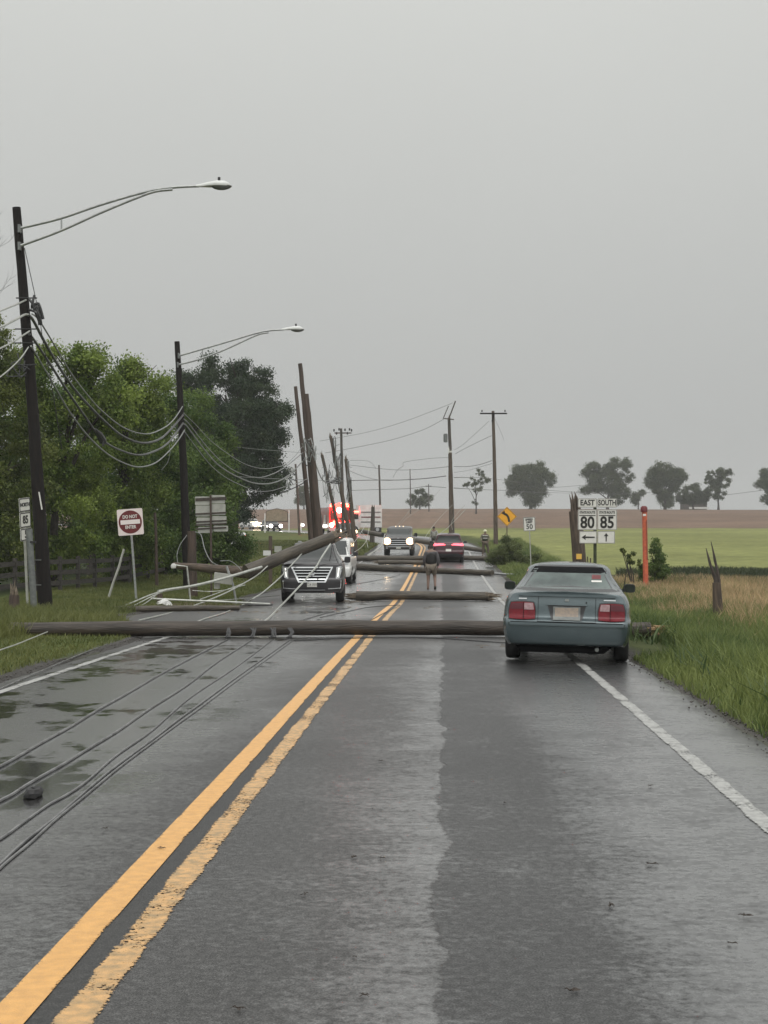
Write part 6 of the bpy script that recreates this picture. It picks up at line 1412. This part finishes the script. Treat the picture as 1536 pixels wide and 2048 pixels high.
def person(label, base, H, yaw, pose, mats, hat=None, vest=None, stripes=None):
    t = thing('person', label, 'person', tuple(base), None, (0, 0, yaw)); s = H/1.75
    V3 = lambda x, y, z: Vector((x*s, y*s, z*s))
    # y- is the way the person faces
    J = dict(pelvis=V3(0, 0, .95), waist=V3(0, 0, 1.08), chest=V3(0, -.02, 1.30), collar=V3(0, -.02, 1.45), neck=V3(0, -.04, 1.52), head=V3(0, -.07, 1.60), crown=V3(0, -.06, 1.70))
    for k, sx in (('L', 1), ('R', -1)):
        J['sh'+k] = V3(sx*.19, 0, 1.42); J['el'+k] = V3(sx*.27, .03, 1.14); J['wr'+k] = V3(sx*.28, -.08, .90)
        J['hip'+k] = V3(sx*.10, 0, .90); J['kn'+k] = V3(sx*.12, -.02, .50); J['an'+k] = V3(sx*.12, .02, .09); J['toe'+k] = V3(sx*.14, -.16, .035)
    for k, v in pose.items(): J[k] = V3(*v)
    names = list(J); idx = {n: i for i, n in enumerate(names)}; vs = [J[n] for n in names]
    R = dict(pelvis=(.17, .13), waist=(.17, .13), chest=(.20, .13), collar=(.13, .10), neck=.06, head=(.078, .092), crown=(.06, .07))
    for k in 'LR': R.update({'sh'+k: .068, 'el'+k: .050, 'wr'+k: .032, 'hip'+k: .10, 'kn'+k: .065, 'an'+k: .044, 'toe'+k: .032})
    rs = []
    for n in names:
        r = R[n]; rs.append(tuple(q*s for q in r) if hasattr(r, '__len__') else r*s)
    E = [('pelvis', 'waist'), ('waist', 'chest'), ('chest', 'collar'), ('collar', 'neck'), ('neck', 'head'), ('head', 'crown')]
    for k in 'LR': E += [('collar', 'sh'+k), ('sh'+k, 'el'+k), ('el'+k, 'wr'+k), ('pelvis', 'hip'+k), ('hip'+k, 'kn'+k), ('kn'+k, 'an'+k), ('an'+k, 'toe'+k)]
    ed = [(idx[a], idx[b]) for a, b in E]
    for k, sx in (('L', 1), ('R', -1)):      # palm, four fingers and a thumb
        w = J['wr'+k]; d = (w-J['el'+k]).normalized(); sd_ = Vector((0, -1, 0)); sd_ = (sd_-d*sd_.dot(d)).normalized()
        p = len(vs); vs.append(w+d*.07*s); rs.append((.034*s, .018*s)); ed.append((idx['wr'+k], p))
        for f in range(4):
            a = len(vs); off = sd_*(.026-.018*f)*s; ln = (.068, .08, .074, .058)[f]*s; cu = Vector((-sx*.012, 0, 0))*s
            vs += [w+d*.10*s+off, w+d*(.10*s+ln*.55)+off+cu, w+d*(.10*s+ln)+off+cu*2.6]; rs += [.010*s, .009*s, .0075*s]; ed += [(p, a), (a, a+1), (a+1, a+2)]
        a = len(vs); vs += [w+d*.05*s+sd_*.035*s, w+d*.085*s+sd_*.05*s+Vector((-sx*.012, 0, 0))]; rs += [.011*s, .009*s]; ed += [(p, a), (a, a+1)]
    body = skinned('body', vs, ed, rs, mats['skin'], t)
    # face and ears
    h = J['head']; f = MB(); f.prism([(h.x-.012*s, h.z-.03*s), (h.x+.012*s, h.z-.03*s), (h.x, h.z+.02*s)], h.y-.115*s, h.y-.07*s); f.build('nose', mats['skin'], t, local=True)
    def sub(keep, name, m, grow, mulr=1.0):
        kk = [n for n in names if n in keep]; ii = {n: i for i, n in enumerate(kk)}
        e = [(ii[a], ii[b]) for a, b in E if a in ii and b in ii]
        r = []
        for n in kk:
            q = R[n]; r.append(tuple((w_*mulr)*s+grow for w_ in q) if hasattr(q, '__len__') else q*mulr*s+grow)
        return skinned(name, [J[n] for n in kk], e, r, m, t)
    sub({'pelvis', 'waist', 'chest', 'collar', 'shL', 'shR', 'elL', 'elR', 'wrL', 'wrR'}, 'jacket', mats['top'], .018)
    if mats.get('shorts'):
        J0 = dict(J); 
        for k in 'LR': J['kn'+k] = J['hip'+k].lerp(J0['kn'+k], .88)
        R2 = dict(R)
        for k in 'LR': R['kn'+k] = .075
        sub({'pelvis', 'hipL', 'hipR', 'knL', 'knR'}, 'shorts', mats['shorts'], .022); J.update(J0); R.update(R2)
    else: sub({'pelvis', 'hipL', 'hipR', 'knL', 'knR', 'anL', 'anR'}, 'trousers', mats['legs'], .022, 1.08)
    for k in 'LR': skinned('shoe', [J['an'+k]+V3(0, .03, -.02), J['an'+k]+V3(0, .0, -.045), J['toe'+k]+V3(0, .05, 0), J['toe'+k]], [(0, 1), (1, 2), (2, 3)], [.045*s, .052*s, .048*s, .038*s], mats['shoe'], t)
    hd = MB(); c = J['crown']
    hd.lathe([(.0, .035*s), (.055*s, .03*s), (.085*s, -.0*s), (.098*s, -.05*s), (.098*s, -.10*s)] if not hat else [(0, .075*s), (.06*s, .065*s), (.105*s, .02*s), (.118*s, -.035*s), (.15*s, -.045*s), (.15*s, -.055*s)], (c.x, c.y+.012*s, c.z+.005), 'z', 16)
    hd.build('hair' if not hat else 'helmet', mats['hair'], t, local=True, smooth=True)
    if vest:
        sub({'pelvis', 'waist', 'chest', 'collar'}, 'vest', vest, .036)
    if stripes:
        for z in stripes:
            q = J['waist'].lerp(J['collar'], z); MB().lathe([(.185*s, -.02), (.187*s, .02)], (q.x, q.y, q.z), 'z', 18).build('reflective_stripe', 'signwhite', t, local=True)
    return t
M['skin_dim'] = mat('tanned skin', (.20, .13, .10), rough=.6)
M['shoe'] = mat('dark shoe', (.03, .026, .02), rough=.6)
cl = lambda n, c, c2=None: mat(n, c, c2 or tuple(v*.7 for v in c), scale=9, rough=.8)
person('person walking on the road in a dark vest, grey sleeves and brown shorts, head bowed', on(862, 57, .0), 1.84, math.radians(178),
       dict(head=(.02, -.14, 1.57), crown=(.02, -.15, 1.66), neck=(.01, -.07, 1.51), elL=(.25, .05, 1.16), wrL=(.24, -.10, .93), elR=(-.27, .04, 1.16), wrR=(-.25, -.02, .92),
            knL=(.10, -.04, .50), anL=(.11, .02, .09), toeL=(.13, -.14, .035), knR=(-.14, -.10, .52), anR=(-.15, .10, .20), toeR=(-.15, .0, .07)),
       dict(skin='skin_dim', top=cl('dark grey shirt', (.085, .08, .085)), shorts=cl('brown shorts', (.19, .16, .125)), shoe='shoe', hair=cl('dark hair', (.03, .024, .02))), vest=cl('black vest', (.014, .013, .013)))

person('firefighter standing at the right shoulder in a pale helmet and dark coat with bright stripes', on(970, 98.5, .0), 1.72, math.radians(8),
       dict(elL=(.30, -.02, 1.16), wrL=(.24, -.18, 1.02), elR=(-.30, 0, 1.14), wrR=(-.24, -.16, 1.0), hipL=(.12, 0, .90), knL=(.20, -.02, .5), anL=(.26, .02, .09), toeL=(.30, -.14, .035), anR=(-.16, .02, .09), toeR=(-.18, -.14, .035)),
       dict(skin='skin_dim', top=cl('pale sleeved coat', (.20, .19, .13)), legs=cl('brown bunker trousers', (.13, .10, .075)), shoe='shoe', hair=mat('pale helmet', (.62, .62, .45), rough=.4)), hat=True, vest=cl('dark coat front', (.03, .035, .015)), stripes=(.3, .75))
person('person in a pale grey top standing behind the far slanted pole, left of the crossover', on(868, 111, .0), 1.75, math.radians(-20), {},
       dict(skin='skin_dim', top=cl('pale grey top', (.34, .34, .31)), legs=cl('dark trousers', (.06, .06, .05)), shoe='shoe', hair=cl('dark hair', (.03, .024, .02))))

# ---------------------------------------------------------------- twigs and leaf scraps on the road
def twigs():
    rnd = random.Random(12); protos = []
    for k in range(4):
        mb = MB()
        for j in range(4):
            a = rnd.uniform(0, 6.28); L = rnd.uniform(.02, .055); d = Vector((math.cos(a), math.sin(a), 0))
            mb.tube([Vector((0, 0, .006)), d*L*.6+Vector((0, 0, .012)), d*L+Vector((0, 0, .004))], [.004, .003, .0015], 4)
        b = len(mb.v); mb.v += [(0, 0, .004), (.03, .012, .014), (.055, 0, .005), (.028, -.014, .006)]; mb.face([b, b+1, b+2, b+3])
        me_o = mb.build('twig', 'litter'); protos.append(me_o)
    spots = [(762, 1525, 'twig on the asphalt between the yellow lines and the seam, farthest from the camera'), (1010, 1608, 'flat leaf scrap in the right lane, level with the black rubber chunk'),
             (745, 1621, 'pale brown scrap left of the seam halfway up the near road'), (705, 1720, 'left one of two tiny twigs side by side left of the seam'), (765, 1721, 'right one of two tiny twigs side by side left of the seam'),
             (610, 1797, 'tiny twig just right of the scuffed yellow line'), (713, 1920, 'forked twig low in the picture left of the seam'), (1220, 1815, 'dark forked twig alone in the middle of the right lane'),
             (1490, 1841, 'small dark crumb near the right edge of the picture'), (1465, 1893, 'curled leaf scrap near the lower right corner'), (1300, 1575, 'leaf scrap beside the white edge line in the right lane'),
             (1072, 1437, 'small twig on the asphalt below the sedan'), (730, 2003, 'tiny crumb at the bottom edge left of the seam'), (475, 2025, 'broken twig cluster at the bottom edge near the yellow line'),
             (1140, 1995, 'thin twig at the bottom edge right of the seam'), (327, 1700, 'twig lying on the clean yellow line'), (212, 1660, 'tiny twig between the twisted cables and the yellow line'), (1305, 1735, 'faint twig right of the forked twig in the right lane')]
    for i, (px, py, lab) in enumerate(spots):
        src = protos[i % 4]; o = src if i < 4 else src.copy()
        if i >= 4: C.objects.link(o)
        o.name = 'twig'; o.location = G(px, py, .007); o.rotation_euler = (0, 0, rnd.uniform(0, 6.28)); sc = rnd.uniform(.35, .9); o.scale = (sc, sc, sc)
        tag(o, lab, 'twig', 'twigs and leaf scraps on the wet road')
twigs()

# loose gravel and crumbs where the asphalt meets the grass
def gravel():
    rs = np.random.RandomState(21); n = 5200; s = 8+60*rs.rand(n)**1.3; side = rs.rand(n) < .62
    u = np.where(side, uright(s)+.05-np.abs(rs.normal(size=n))*.14, uleft(s)+np.abs(rs.normal(size=n))*.12)
    X = HD*s+u; Y = s-u*HD; r = .006+.012*rs.rand(n)**2; c = np.stack([X, Y, gz(Y)+r*.5], 1)
    d = np.array([(1, 0, 0), (-1, 0, 0), (0, 1, 0), (0, -1, 0), (0, 0, .8), (0, 0, -.8)])
    V = (c[:, None, :]+d[None]*r[:, None, None]*(.6+.8*rs.rand(n, 6, 1))).reshape(-1, 3)
    f = np.array([(0, 2, 4), (2, 1, 4), (1, 3, 4), (3, 0, 4), (2, 0, 5), (1, 2, 5), (3, 1, 5), (0, 3, 5)])
    Fc = (np.arange(n)[:, None, None]*6+f[None]).reshape(-1, 3)
    o = np_mesh('roadside_gravel', V, Fc, 'gravel'); tag(o, 'loose gravel and crumbs along both asphalt edges', 'gravel', None, 'stuff')
M['gravel'] = mat('wet gravel', (.10, .09, .08), (.035, .032, .028), scale=40, rough=.5)
gravel()
def chips():
    rs = np.random.RandomState(31); C_ = []
    for (px, py, n, sx, sy) in ((705, 1203, 26, .5, .5), (985, 1199, 26, .5, .6), (700, 1150, 24, .9, 1.2), (730, 1145, 20, 1.2, 1.2), (757, 1128, 14, .6, .8), (850, 1128, 14, .6, .8), (470, 1224, 14, .9, .6), (1000, 1290, 8, .5, .4), (560, 1224, 14, .8, .5), (660, 1214, 12, .8, .6), (900, 1215, 10, 1.5, .8)):
        g = G(px, py)
        for _ in range(n): C_.append((g.x+rs.normal()*sx*.6, g.y+rs.normal()*sy*.7))
    V = []; Fc = []
    for (x, y) in C_:
        L = .03+.11*rs.rand()**2; w = .008+.014*rs.rand(); a = rs.rand()*6.28; h = .006+.014*rs.rand(); z = float(gz(y)); b = len(V)
        ca, sa = math.cos(a), math.sin(a)
        for (p, q, r) in ((-L, -w*.3, 0), (L, -w*.2, 0), (L*.9, w, 0), (-L*.8, w*1.1, 0), (-L*.7, 0, h), (L*.7, w*.4, h*.7)): V.append((x+p*ca-q*sa, y+p*sa+q*ca, z+.003+r))
        Fc += [(b, b+1, b+5), (b, b+5, b+4), (b+1, b+2, b+5), (b+2, b+3, b+4), (b+2, b+4, b+5), (b+3, b, b+4)]
    o = np_mesh('wood_chips', V, Fc, 'splinter_grey'); tag(o, 'wood splinters and bark chips scattered round the broken pole ends', 'wood chips', None, 'stuff')
chips()
# ---------------------------------------------------------------- rain haze
HZ = MB().box((0, 900, 20), (3560, 2600, 110))
hz = HZ.build('haze', mat('tmp', (1, 1, 1)))
hm_ = bpy.data.materials.new('rain haze'); hm_.use_nodes = True; t = hm_.node_tree; t.nodes.clear()
ho = t.nodes.new('ShaderNodeOutputMaterial'); hv = t.nodes.new('ShaderNodeVolumePrincipled')
hv.inputs['Color'].default_value = (.98, .985, .98, 1); hv.inputs['Density'].default_value = .00042; hv.inputs['Anisotropy'].default_value = .1
t.links.new(hv.outputs[0], ho.inputs['Volume']); hz.data.materials.clear(); hz.data.materials.append(hm_)
tag(hz, 'pale rain haze', None, None, 'stuff')
